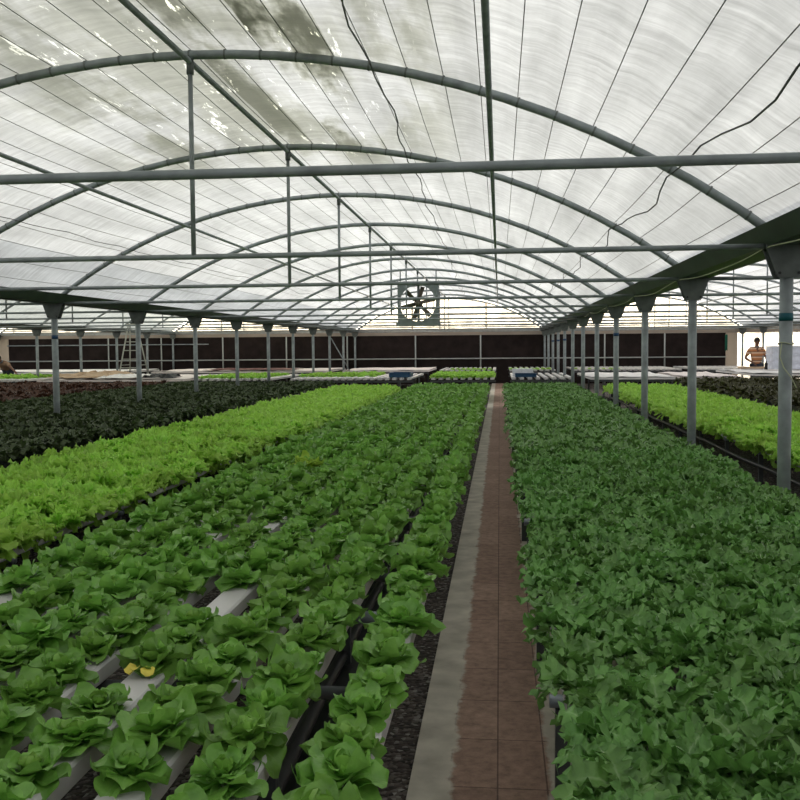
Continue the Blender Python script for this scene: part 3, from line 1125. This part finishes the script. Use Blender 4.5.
def bench(x0, x1, y0, y1, z, lab, step=1.5, mat='bench_grey', rail='pipe_grey', inset=0.04):
    o = empty('bench_frame', ((x0 + x1) / 2, y0, 0))
    hw = (x1 - x0) / 2
    lm = MB(); lm.box(-0.022, 0.022, -0.022, 0.022, 0, z - 0.045)
    LEG = lm.mesh('leg', mat)
    cm_ = MB(); cm_.tube([(-hw, 0, z - 0.024), (hw, 0, z - 0.024)], 0.022, 8)
    CR = cm_.mesh('crossbar', rail, True)
    y = 0.35
    while y < y1 - y0:
        link('crossbar', CR, o, (0, y, 0))
        for sx in (-1, 1):
            link('leg', LEG, o, (sx * (hw - inset), y, 0))
        y += step
    tag(o, lab, 'bench frame', 'bench frames')
    return o


CB = 0.062
bench(-2.07, -0.31, 1.05, 24, ZC - CB, 'grey legs and crossbars carrying the butterhead channels left of the path', rail='bench_grey', inset=0.42)
bench(0.15, 1.72, 1.05, 24, 0.545 - CB, 'grey legs and crossbars carrying the mustard channels right of the path')
bench(-4.10, -2.64, 3.05, 24, 0.49 - CB, 'grey legs and crossbars under the left bright lettuce bench')
bench(2.72, 4.18, 4.05, 24, 0.49 - CB, 'grey legs and crossbars under the right bright lettuce bench')

# trays carrying the dark beds
def tray(x0, x1, y0, y1, z, lab):
    o = empty('planting_bench', ((x0 + x1) / 2, y0, 0))
    hw = (x1 - x0) / 2
    t = MB(); t.box(-hw, hw, 0, y1 - y0, z - 0.07, z, 0.01); t.obj('bench_top', 'black_film', o)
    lm = MB(); lm.box(-0.025, 0.025, -0.025, 0.025, 0, z - 0.072); LEG = lm.mesh('leg', 'bench_grey')
    y = 0.3
    while y < y1 - y0:
        for sx in (-1, 1):
            link('leg', LEG, o, (sx * (hw - 0.06), y, 0))
        y += 1.5
    tag(o, lab, 'bench', 'planting benches of the dark beds')


tray(-5.92, -4.45, 6, 24, 0.60, 'dark planting bench of the dark green plants, right of the left columns')
tray(-8.25, -6.12, 8, 24, 0.60, 'dark planting bench of the dark green plants, left of the left columns')
tray(-14.3, -8.45, 12, 24, 0.58, 'dark planting bench under the red lettuces at the far left')
tray(4.40, 9.5, 12, 24, 0.62, 'dark planting bench under the bronze lettuces at the far right')

# black supply pipes in the gaps
def pipe(x, z, r, lab, mat='black_pipe', y0=1.2, y1=24.2):
    m = MB(); pts = [(x + 0.006 * math.sin(y * 1.3 + x), y, z + 0.006 * math.sin(y * 2.1)) for y in np.arange(y0, y1, 0.5)]
    m.tube(pts, r, 8)
    tag(m.obj('supply_pipe', mat, smooth=True), lab, 'pipe')


pipe(-2.50, 0.045, 0.04, 'thick black water pipe on the gravel beside the left bright bench', y0=3)
pipe(-2.64, 0.27, 0.022, 'thin black water pipe strapped to the legs of the left bright bench', y0=3)
pipe(2.55, 0.045, 0.04, 'thick black water pipe on the gravel beside the right bright bench', y0=4)
pipe(2.72, 0.27, 0.022, 'thin black water pipe strapped to the legs of the right bright bench', y0=4)
pipe(-0.74, 0.09, 0.028, 'black water pipe lying on the black film beside the single lettuce row')
# grey feed pipe linking the single row with the main bench
m = MB(); m.tube([(-0.63, 3.73, 0.465), (-0.36, 3.73, 0.465)], 0.026, 12)
tag(m.obj('feed_pipe', 'pipe_grey', smooth=True), 'short grey cross pipe between the single lettuce row and the main bench', 'pipe')

# ------------------------------------------------------------------ rear tables
YA, YA1, YB, YB1 = 25.6, 30.0, 34.2, 38.6
ZT = 0.72


def table(x0, x1, y0, y1, z, lab, top='channels', grp='tables behind the main benches', legs='bench_grey'):
    o = empty('growing_table', ((x0 + x1) / 2, y0, 0))
    hw = (x1 - x0) / 2
    if top == 'channels':
        n = max(2, int((x1 - x0) / 0.19))
        cm_ = MB(); cm_.box(-0.055, 0.055, 0, y1 - y0, z - 0.06, z, 0.008)
        me = cm_.mesh('channel', 'channel')
        for i in range(n):
            link('channel', me, o, (-hw + 0.095 + (2 * hw - 0.19) * i / (n - 1), 0, 0))
    else:
        t = MB()
        ny, nx = 9, 14
        P = np.zeros((ny, nx, 3))
        for i in range(ny):
            for j in range(nx):
                P[i, j] = (-hw + 2 * hw * j / (nx - 1), (y1 - y0) * i / (ny - 1), z + 0.002 + 0.018 * math.sin(i * 1.7 + j) * math.sin(j * 2.3 + i * 0.4))
        t.grid(P)
        t.box(-hw, hw, 0, y1 - y0, z - 0.07, z - 0.02)
        t.obj('table_top', top, o, smooth=False)
    fr = MB(); fr.box(-hw, hw, 0.05, 0.09, z - 0.13, z - 0.075); fr.box(-hw, hw, y1 - y0 - 0.09, y1 - y0 - 0.05, z - 0.13, z - 0.075)
    fr.obj('frame', legs, o)
    lm = MB(); lm.box(-0.025, 0.025, -0.025, 0.025, 0, z - 0.13); LEG = lm.mesh('leg', legs)
    for sx in (-1, 0, 1):
        for yy_ in (0.07, y1 - y0 - 0.07):
            link('leg', LEG, o, (sx * (hw - 0.35), yy_, 0))
    tag(o, lab, 'table', grp)
    return o


table(-1.88, -0.10, YA, YA1, ZT, 'white channel table behind the butterhead bench, just left of the path')
table(-5.75, -2.35, YA, YA1, ZT, 'white channel table behind the left bright lettuce bench')
table(-8.45, -6.20, YA, YA1, ZT, 'white channel table left of the left column row')
table(-13.0, -8.75, YA, YA1, ZT, 'table covered with crumpled beige sheeting behind the red lettuces', 'sheet')
table(-18.6, -13.3, YA, YA1, ZT, 'white channel table at the far left edge beside the bending person')
table(0.28, 1.98, YA, YA1, ZT, 'white channel table just right of the path, foam box on it')
table(2.40, 4.6, YA, YA1, ZT, 'white topped table behind the right bright lettuces', 'sheet_white')
table(4.85, 6.3, YA, YA1, ZT, 'pale sheeted table behind the bronze lettuces, beside the column row', 'sheet')
table(6.55, 10.8, YA, YA1 - 0.2, 0.80, 'long pale work table in front of the standing person', 'sheet_white')
table(-2.20, -0.10, YB, YB1, ZT, 'back row channel table just left of the path', grp='tables against the end wall')
table(0.32, 2.02, YB, YB1, ZT, 'back row channel table just right of the path', grp='tables against the end wall')
table(-5.7, -2.55, YB, YB1, ZT, 'pale sheeted back row table right of the left columns', 'sheet', grp='tables against the end wall')
table(-12.9, -6.3, YB, YB1, ZT, 'long pale sheeted back row table beside the stepladder', 'sheet', grp='tables against the end wall')
table(-20.5, -14.2, YB, YB1, ZT, 'grey topped back row table at the far left', 'sheet_white', grp='tables against the end wall')
table(2.6, 6.4, YB, YB1, ZT, 'back row channel table right of the right columns', grp='tables against the end wall')
table(6.8, 9.3, YB, YB1, ZT, 'back row channel table at the right end of the dark wall', grp='tables against the end wall')

# young lettuces on the rear channel tables
YNG = [frilly(1).mesh('young_lettuce', 'bright_leaf', True) for _ in range(4)]


def young(x0, x1, y0, y1, z, step, sc, lab, grp):
    n = 0
    y = y0
    while y < y1:
        x = x0
        while x <= x1 + 1e-6:
            s = rr(*sc)
            o = link('young_lettuce', random.choice(YNG), loc=(x + rr(-.02, .02), y, z), rot=(0, 0, rr(0, 6.28)), scale=(s, s, s))
            tag(o, lab, 'young lettuce', grp); n += 1
            x += step
        y += step * 1.6
    return n


young(-1.78, -0.2, YA + 0.1, YA1 - 0.5, ZT, 0.19, (0.75, 0.95), 'young bright lettuce on the channel table just left of the path', 'young lettuces on the front left table')
young(-5.6, -3.6, YA + 1.2, YA1 - 0.5, ZT, 0.28, (0.7, 0.9), 'young bright lettuce on the table behind the left bright bench', 'young lettuces behind the left bright bench')
young(-8.3, -6.35, YA + 0.3, YA1 - 0.8, ZT, 0.28, (0.7, 0.9), 'young bright lettuce on the channel table left of the left columns', 'young lettuces left of the columns')
young(-17.6, -13.5, YA + 0.8, YA1 - 1.2, ZT, 0.30, (0.8, 1.0), 'young bright lettuce on the table at the far left edge', 'young lettuces at the far left')
young(-1.7, -0.2, YB + 0.1, YB + 1.0, ZT, 0.19, (0.45, 0.6), 'tiny lettuce seedling on the back row table just left of the path', 'seedlings on the back left table')
young(0.42, 1.9, YB + 0.1, YB + 1.0, ZT, 0.19, (0.45, 0.6), 'tiny lettuce seedling on the back row table just right of the path', 'seedlings on the back right table')
young(2.7, 4.2, YB + 0.1, YB + 0.8, ZT, 0.25, (0.4, 0.5), 'tiny lettuce seedling on the back row table right of the right columns', 'seedlings right of the columns')


def thing_tray(x0, x1, y0, y1, z, lab, mat='blue', h=0.08):
    o = empty('seed_tray', ((x0 + x1) / 2, (y0 + y1) / 2, z))
    a, b_ = (x1 - x0) / 2, (y1 - y0) / 2
    m = MB(); m.box(-a, a, -b_, b_, 0, 0.012)
    for q in ((-a, -a + .02, -b_, b_), (a - .02, a, -b_, b_), (-a + .02, a - .02, -b_, -b_ + .02), (-a + .02, a - .02, b_ - .02, b_)):
        m.box(*q, 0.012, h)
    m.obj('shell', mat, o)
    r_ = MB()
    for q in ((-a - .015, a + .015, -b_ - .015, -b_ + 0.0), (-a - .015, a + .015, b_, b_ + .015), (-a - .015, -a, -b_, b_), (a, a + .015, -b_, b_)):
        r_.box(*q, h - 0.015, h + 0.005)
    r_.obj('rim', mat, o)
    tag(o, lab, 'tray')


thing_tray(-3.02, -2.45, YA + 0.3, YA + 1.3, ZT + .005, 'dark blue tray on the channel table left of the path', h=0.12)
thing_tray(0.42, 0.98, YA + 0.05, YA + 0.55, ZT + .005, 'dark blue tray on the channel table right of the path', h=0.09)


def foam_box(x0, x1, y0, y1, z, h, lab, mat='foam_white', grp=None):
    o = empty('foam_box', ((x0 + x1) / 2, (y0 + y1) / 2, z))
    a, b_ = (x1 - x0) / 2, (y1 - y0) / 2
    m = MB(); m.box(-a, a, -b_, b_, 0, h * 0.78, 0.012); m.obj('box', mat, o)
    l = MB(); l.box(-a - .01, a + .01, -b_ - .01, b_ + .01, h * 0.79, h, 0.012); l.obj('lid', mat, o)
    tag(o, lab, 'box', grp)


foam_box(0.36, 0.92, YA + 0.75, YA + 1.35, ZT + .005, 0.20, 'small white foam box on the channel table right of the path')
for i in range(3):
    foam_box(7.78, 9.0, 28.2, 28.9, 0.83 + i * 0.225, 0.22, ['lowest', 'middle', 'topmost'][i] + ' of the stacked lilac foam boxes on the work table', 'foam', 'stacked foam boxes')
# small bottle, board and parcel beside the person
m = MB(); m.tube([(0, 0, 0), (0, 0, 0.17), (0, 0, 0.20), (0, 0, 0.24)], [0.045, 0.045, 0.018, 0.016], 10)
o = m.obj('dark_bottle', 'black_pipe', loc=(7.6, 28.2, 0.83), smooth=True); tag(o, 'small black bottle on the work table between the person and the foam boxes', 'bottle')
m = MB(); m.box(-0.45, 0.45, -0.2, 0.2, 0, 0.05)
tag(m.obj('cutting_board', 'cardboard', loc=(7.58, 29.3, 0.83)), 'yellow brown board on the work table in front of the standing person', 'board')

# crumpled sheeting and cardboard on the left tables
def crumple(x0, x1, y0, y1, z, amp, mat, lab, name='crumpled_sheet'):
    ny, nx = 12, 18
    P = np.zeros((ny, nx, 3))
    r_ = np.random.default_rng(int(abs(x0 * 100)))
    nz = r_.random((ny, nx))
    for i in range(ny):
        for j in range(nx):
            e = min(1, min(i, ny - 1 - i, j, nx - 1 - j) / 1.5)
            P[i, j] = (x0 + (x1 - x0) * j / (nx - 1) + r_.normal() * 0.04, y0 + (y1 - y0) * i / (ny - 1) + r_.normal() * 0.04, z + 0.028 + amp * nz[i, j] * (0.2 + e))
    m = MB(); m.grid(P)
    o = m.obj(name, mat, smooth=False)
    s_ = o.modifiers.new('t', 'SOLIDIFY'); s_.thickness = 0.006
    tag(o, lab, 'sheet')


crumple(-11.3, -10.2, YA + 0.1, YA + 2.2, ZT, 0.08, 'sheet_white', 'crumpled pale plastic sheet lying on the beige table near the stepladder')
crumple(-12.9, -11.4, YA + 0.3, YA + 3.6, ZT, 0.14, 'cardboard', 'tan cardboard sheet lying loose on the beige sheeted table', 'cardboard_sheet')
crumple(-10.0, -9.2, YA + 0.2, YA + 1.3, ZT, 0.10, 'black_film', 'dark crumpled plastic pile at the right end of the beige table')
crumple(-11.0, -7.6, YB + 0.2, YB + 2.0, ZT, 0.05, 'dark_red', 'thin dark reddish sheet lying on the long back row table')

# green cloth by the right end of the dark wall
crumple_m = MB(); 
P = np.zeros((8, 5, 3))
for i in range(8):
    for j in range(5):
        P[i, j] = (8.98 + j * 0.022, YEND - 0.14 - 0.03 * (j % 2), 1.95 - i * 0.09 - 0.02 * math.sin(j * 2))
crumple_m.grid(P)
o = crumple_m.obj('hanging_cloth', 'green_cloth', smooth=True)
s_ = o.modifiers.new('t', 'SOLIDIFY'); s_.thickness = 0.01
tag(o, 'small green cloth hanging at the right end of the dark wall', 'cloth')

# ------------------------------------------------------------------ stepladder
o = empty('stepladder', (-12.85, 32.4, 0))
zt_ = 2.42
for (xa, ya, xb, yb) in ((-0.42, -0.65, -0.14, -0.05), (0.42, -0.65, 0.14, -0.05), (-0.42, 0.65, -0.12, 0.05), (0.42, 0.65, 0.12, 0.05)):
    m = MB(); m.tube([(xa, ya, 0), (xb, yb, zt_)], 0.026, 8); m.obj('rail', 'ladder_metal', o, smooth=True)
for i in range(1, 8):
    t = i / 8
    m = MB(); hw = 0.42 - 0.28 * t; yy_ = -0.65 + 0.6 * t
    m.box(-hw, hw, yy_ - 0.04, yy_ + 0.04, zt_ * t - 0.015, zt_ * t + 0.015); m.obj('rung', 'ladder_metal', o)
m = MB(); m.box(-0.18, 0.18, -0.12, 0.12, zt_ - 0.01, zt_ + 0.03); m.obj('top_cap', 'ladder_metal', o)
for s_ in (-1, 1):
    m = MB(); m.tube([(s_ * 0.31, -0.4, 1.0), (s_ * 0.31, 0.4, 1.0)], 0.012, 6); m.obj('spreader', 'ladder_metal', o)
tag(o, 'tall pale A-frame stepladder standing before the dark end wall at left', 'ladder')
# paint pot on top
m = MB(); m.tube([(0, 0, 0), (0, 0, 0.10)], 0.09, 12)
tag(m.obj('dark_pot', 'black_pipe', loc=(-12.85, 32.4, zt_ + 0.035), smooth=True), 'small dark pot resting on top of the stepladder', 'pot')

# diagonal brace on left columns near end wall
m = MB(); m.tube([(XL + 0.05, 33.38, 1.9), (XL + 0.7, 33.38, 0.75)], 0.018, 8)
tag(m.obj('diagonal_brace', 'steel', smooth=True), 'thin diagonal brace leaning off a distant left column', 'brace')

# ------------------------------------------------------------------ circulation fan
fx, fy, fz = -2.07, 24.38, 2.665
fan = empty('ventilation_fan', (fx, fy, fz))
Hf = 0.55
# square housing plate with round opening
def plate(yo0, yo1):
    m = MB(); n = 48
    V = []; Fc = []
    for yo in (yo0, yo1):
        for k in range(n):
            t = 2 * math.pi * (k + 0.5) / n
            c, s = math.cos(t), math.sin(t)
            q = max(abs(c), abs(s))
            V.append((0.50 * c, yo, 0.50 * s)); V.append((Hf * c / q, yo, Hf * s / q))
    for k in range(n):
        k2 = (k + 1) % n
        a, b_, c_, d_ = 2 * k, 2 * k + 1, 2 * k2 + 1, 2 * k2
        Fc.append((a, b_, c_, d_)); O = 2 * n
        Fc.append((a + O, d_ + O, c_ + O, b_ + O))
        Fc.append((a, d_, d_ + O, a + O)); Fc.append((b_, b_ + O, c_ + O, c_))
    m.add(V, Fc); return m


plate(-0.18, -0.16).obj('front_panel', 'fan_housing', fan)
m = MB()
m.box(-Hf, -Hf + .05, -0.16, 0.16, -Hf, Hf); m.box(Hf - .05, Hf, -0.16, 0.16, -Hf, Hf)
m.box(-Hf + .05, Hf - .05, -0.16, 0.16, -Hf, -Hf + .05); m.box(-Hf + .05, Hf - .05, -0.16, 0.16, Hf - .05, Hf)
m.obj('housing', 'fan_housing', fan)
m = MB(); m.box(-Hf - .06, Hf + .06, -0.2, 0.18, -Hf - .07, -Hf); m.box(-Hf - .02, Hf + .02, -0.2, 0.18, Hf, Hf + .05)
m.obj('mounting_rail', 'fan_housing', fan)
m = MB(); m.tube([(0, -0.1, 0), (0, 0.05, 0)], 0.085, 14); m.obj('hub', 'fan_blade', fan, smooth=True)
m = MB(); m.tube([(0, 0.06, 0), (0, 0.30, 0)], 0.10, 14); m.obj('motor', 'fan_housing', fan, smooth=True)
m = MB(); m.box(-0.03, 0.03, 0.10, 0.14, -0.5, 0.5); m.obj('motor_bracket', 'fan_housing', fan)
for k in range(6):
    a = math.pi / 3 * k + 0.25
    P = np.zeros((6, 4, 3))
    for i in range(6):
        r_ = 0.07 + 0.41 * i / 5
        for j in range(4):
            u = (j / 3 - 0.5)
            wdt = 0.08 + 0.05 * i / 5
            lx, ly = r_, u * wdt
            P[i, j] = (lx * math.cos(a) - ly * math.sin(a), -0.03 + u * 0.09, lx * math.sin(a) + ly * math.cos(a))
    m = MB(); m.grid(P)
    ob = m.obj('blade', 'fan_blade', fan, smooth=True)
    s_ = ob.modifiers.new('t', 'SOLIDIFY'); s_.thickness = 0.006
ztop = (arc_z(0.5) - fz) / 0.92 - 0.01
for s_ in (-1, 1):
    m = MB(); m.tube([(s_ * 0.5, 0, Hf + 0.04), (s_ * 0.5, 0, ztop)], 0.018, 8); m.obj('hanging_rod', 'steel', fan, smooth=True)
m = MB(); m.box(-Hf - .03, -Hf - .002, -0.03, 0.03, -Hf, Hf + 0.1); m.box(Hf + .002, Hf + .03, -0.03, 0.03, -Hf, Hf + 0.1); m.obj('side_strap', 'steel', fan)
fan.scale = (0.92, 0.92, 0.92)
tag(fan, 'square grey six bladed ventilation fan hung from the middle arches', 'fan')

# ------------------------------------------------------------------ people
def skin_body(name, joints, edges, radii, mat, parent, root=0, sub=1):
    me = bpy.data.meshes.new(name)
    me.from_pydata(joints, edges, [])
    o = bpy.data.objects.new(name, me); COL.objects.link(o)
    md = o.modifiers.new('s', 'SKIN'); md.use_smooth_shade = True
    for i, d in enumerate(me.skin_vertices[0].data):
        r_ = radii[i]
        d.radius = r_ if isinstance(r_, tuple) else (r_, r_)
        d.use_root = (i == root)
    sb = o.modifiers.new('u', 'SUBSURF'); sb.levels = sub; sb.render_levels = sub
    dg = bpy.context.evaluated_depsgraph_get()
    ev = bpy.data.meshes.new_from_object(o.evaluated_get(dg))
    o.modifiers.clear(); o.data = ev
    ev.materials.clear(); ev.materials.append(MATS[mat])
    ev.polygons.foreach_set('use_smooth', [True] * len(ev.polygons))
    o.parent = parent
    return o


def person(loc, rz, J, label):
    """J: joints in local space (facing -y): dict of points; builds body + shirt + trousers + hair"""
    root = empty('person', loc, rz)
    pts, rad, ed, idx = [], [], [], {}

    def P(n, p, r_, par=None):
        idx[n] = len(pts); pts.append(tuple(p)); rad.append(r_)
        if par is not None:
            ed.append((idx[par], idx[n]))

    P('pelvis', J['pelvis'], (0.15, 0.11))
    P('waist', J['waist'], (0.135, 0.10), 'pelvis')
    P('chest', J['chest'], (0.165, 0.115), 'waist')
    P('neck0', J['neck0'], 0.065, 'chest')
    P('neck1', J['neck1'], 0.052, 'neck0')
    P('jaw', J['jaw'], (0.066, 0.078), 'neck1')
    P('head', J['head'], (0.082, 0.098), 'jaw')
    P('crown', J['crown'], (0.062, 0.07), 'head')
    nv = Vector(J['nose'])
    for s, sg in (('l', -1), ('r', 1)):
        P(s + 'sh', J[s + 'sh'], 0.062, 'chest')
        P(s + 'el', J[s + 'el'], 0.042, s + 'sh')
        P(s + 'wr', J[s + 'wr'], 0.028, s + 'el')
        w_ = Vector(J[s + 'wr']); e_ = Vector(J[s + 'el'])
        d = (w_ - e_).normalized()
        side = d.cross(Vector((0, 0, 1)))
        side = side.normalized() if side.length > 0.1 else Vector((1, 0, 0))
        pm_ = w_ + d * 0.06
        P(s + 'pa', pm_, (0.036, 0.018), s + 'wr')
        for k, (so_, ln) in enumerate(((-0.03, 0.065), (-0.01, 0.078), (0.012, 0.074), (0.032, 0.058))):
            b0 = pm_ + side * so_ + d * 0.03
            P(s + 'f%d' % k, b0, 0.0095, s + 'pa')
            P(s + 'g%d' % k, b0 + d * ln * 0.55 + Vector((0, 0, -0.012)), 0.0085, s + 'f%d' % k)
            P(s + 'h%d' % k, b0 + d * ln * 0.85 + Vector((0, 0, -0.035)), 0.007, s + 'g%d' % k)
        tb = w_ + d * 0.03 + side * (-0.035)
        P(s + 't0', tb, 0.011, s + 'wr')
        P(s + 't1', tb + d * 0.035 + side * (-0.02), 0.009, s + 't0')
        P(s + 'hip', J[s + 'hip'], 0.095, 'pelvis')
        P(s + 'kn', J[s + 'kn'], 0.058, s + 'hip')
        P(s + 'an', J[s + 'an'], 0.040, s + 'kn')
        P(s + 'toe', Vector(J[s + 'an']) + Vector((0, -0.17, -0.035)), 0.035, s + 'an')
    body = skin_body('body', pts, ed, rad, 'skin', root)
    # face features joined into the body mesh
    import bmesh
    bm = bmesh.new(); bm.from_mesh(body.data)
    hd = Vector(J['head']); fw = (nv - hd).normalized()
    sd = fw.cross(Vector((0, 0, 1))).normalized(); up = sd.cross(fw).normalized()
    def blob(c, r_, sc=(1, 1, 1)):
        mt = Matrix.Translation(c) @ Matrix.Diagonal((*[r_ * q for q in sc], 1))
        bmesh.ops.create_icosphere(bm, subdivisions=1, radius=1, matrix=mt)
    blob(hd + fw * 0.092 - up * 0.012, 0.016, (1, 1, 1.6))
    blob(hd + fw * 0.082 - up * 0.062, 0.018, (1.5, 0.8, 0.5))
    for q in (-1, 1):
        blob(hd + sd * 0.078 * q - up * 0.01, 0.02, (0.6, 1, 1.5))
    bm.to_mesh(body.data); bm.free()
    em = MB()
    for q in (-1, 1):
        c = hd + fw * 0.086 + sd * 0.032 * q + up * 0.018
        em.tube([tuple(c - fw * 0.01), tuple(c + fw * 0.006)], 0.011, 8)
    em.obj('eyes', 'hair', root)
    # clothes
    cl = lambda names, radii, eds, nm, mt: skin_body(nm, [J[n] for n in names], eds, radii, mt, root)
    mid = lambda a, b_, t: tuple(Vector(J[a]).lerp(Vector(J[b_]), t))
    J['lse'] = mid('lsh', 'lel', 0.75); J['rse'] = mid('rsh', 'rel', 0.75)
    cl(['waist', 'pelvis', 'chest', 'neck0', 'lsh', 'lse', 'rsh', 'rse'],
       [(0.155, 0.12), (0.17, 0.13), (0.185, 0.132), 0.075, 0.078, 0.062, 0.078, 0.062], [(0, 1), (0, 2), (2, 3), (2, 4), (4, 5), (2, 6), (6, 7)], 'shirt', J.get('_shirt', 'shirt'))
    J['lcu'] = mid('lkn', 'lan', 0.92); J['rcu'] = mid('rkn', 'ran', 0.92)
    cl(['pelvis', 'lhip', 'lkn', 'lcu', 'rhip', 'rkn', 'rcu'], [(0.16, 0.12), 0.108, 0.075, 0.058, 0.108, 0.075, 0.058],
       [(0, 1), (1, 2), (2, 3), (0, 4), (4, 5), (5, 6)], 'trousers', 'trousers')
    c = MB()
    n0, n1 = Vector(J['neck0']), Vector(J['neck1'])
    c.tube([tuple(n0.lerp(n1, 0.15)), tuple(n0.lerp(n1, 0.55))], [0.082, 0.066], 12); c.obj('collar', 'collar', root, smooth=True)
    # hair cap
    hm_ = MB(); Ph = []
    nlat, nlon = 6, 14
    G = np.zeros((nlat + 1, nlon + 1, 3))
    for i in range(nlat + 1):
        ph = math.pi * 0.56 * i / nlat
        for j in range(nlon + 1):
            th = 2 * math.pi * j / nlon
            front = max(0, math.cos(th))
            p2 = ph * (1 - 0.35 * front)
            q = hd + up * 0.012 - fw * 0.008 + (fw * math.cos(th) * 0.108 + sd * math.sin(th) * 0.093) * math.sin(p2) + up * math.cos(p2) * 0.118
            G[i, j] = q
    hm_.grid(G); ho = hm_.obj('hair', 'hair', root, smooth=True)
    tag(root, label, 'person')
    return root


J1 = dict(pelvis=(0, 0, 0.95), waist=(0, 0, 1.10), chest=(0, -0.02, 1.32), neck0=(0, -0.02, 1.46), neck1=(0, -0.03, 1.52), jaw=(0, -0.05, 1.565), head=(0, -0.04, 1.64), crown=(0, -0.03, 1.70),
          nose=(0.0, -0.16, 1.60), lsh=(-0.19, 0, 1.40), lel=(-0.34, 0.02, 1.13), lwr=(-0.17, -0.24, 0.99), rsh=(0.19, 0, 1.40), rel=(0.30, 0.02, 1.12), rwr=(0.26, -0.26, 1.00),
          lhip=(-0.10, 0, 0.88), lkn=(-0.12, -0.02, 0.48), lan=(-0.13, 0.02, 0.08), rhip=(0.10, 0, 0.88), rkn=(0.12, -0.02, 0.48), ran=(0.13, 0.02, 0.08))
person((7.93, 30.5, 0), 0, J1, 'person in an orange and cream striped polo standing behind the work table')
J2 = dict(pelvis=(0.0, 0.25, 0.90), waist=(0.0, 0.10, 1.0), chest=(0.0, -0.12, 1.10), neck0=(0, -0.24, 1.17), neck1=(0, -0.29, 1.205), jaw=(0, -0.34, 1.225), head=(0, -0.38, 1.27), crown=(0, -0.39, 1.33),
          nose=(0.02, -0.49, 1.22), lsh=(-0.18, -0.14, 1.12), lel=(-0.26, -0.40, 0.98), lwr=(-0.22, -0.60, 0.86), rsh=(0.18, -0.14, 1.12), rel=(0.40, -0.32, 0.97), rwr=(0.60, -0.46, 0.85),
          lhip=(-0.10, 0.25, 0.84), lkn=(-0.12, 0.20, 0.46), lan=(-0.13, 0.26, 0.08), rhip=(0.10, 0.25, 0.84), rkn=(0.12, 0.20, 0.46), ran=(0.13, 0.26, 0.08), _shirt='tan_cloth')
person((-16.75, 30.75, 0), 0, J2, 'person in a brown top bending over the table at the far left edge')

# ------------------------------------------------------------------ light: overcast sky, brighter and warmer beyond the far end
w = bpy.data.worlds.new('sky'); S.world = w; w.use_nodes = True
N = w.node_tree.nodes; L = w.node_tree.links
bg = N['Background']
tc = N.new('ShaderNodeTexCoord')
sp = N.new('ShaderNodeSeparateXYZ'); L.new(tc.outputs['Generated'], sp.inputs[0])
mr = N.new('ShaderNodeMapRange'); mr.interpolation_type = 'SMOOTHSTEP'
mr.inputs['From Min'].default_value = 0.35; mr.inputs['From Max'].default_value = 1.0
L.new(sp.outputs['Y'], mr.inputs['Value'])
r = ramp(N, [(0.0, (0.94, 0.98, 1.03)), (1.0, (5.6, 5.1, 4.3))])
L.new(mr.outputs[0], r.inputs['Fac'])
L.new(r.outputs['Color'], bg.inputs['Color'])
bg.inputs['Strength'].default_value = 0.85
sun = bpy.data.objects.new('sun', bpy.data.lights.new('sun', 'SUN'))
COL.objects.link(sun)
sun.data.energy = 0.8
sun.data.angle = R(30)
sun.data.color = (1.0, 0.97, 0.92)
sun.rotation_euler = (R(-42), 0, R(8))

S.view_settings.view_transform = 'Standard'
S.view_settings.look = 'None'
S.view_settings.exposure = 0.10
S.view_settings.gamma = 1.0
S.view_settings.use_curve_mapping = False
S.cycles.use_denoising = True
S.cycles.max_bounces = 8
S.cycles.diffuse_bounces = 5
S.cycles.transmission_bounces = 4
S.cycles.transparent_max_bounces = 12
print('objects', len(bpy.data.objects), 'label check')
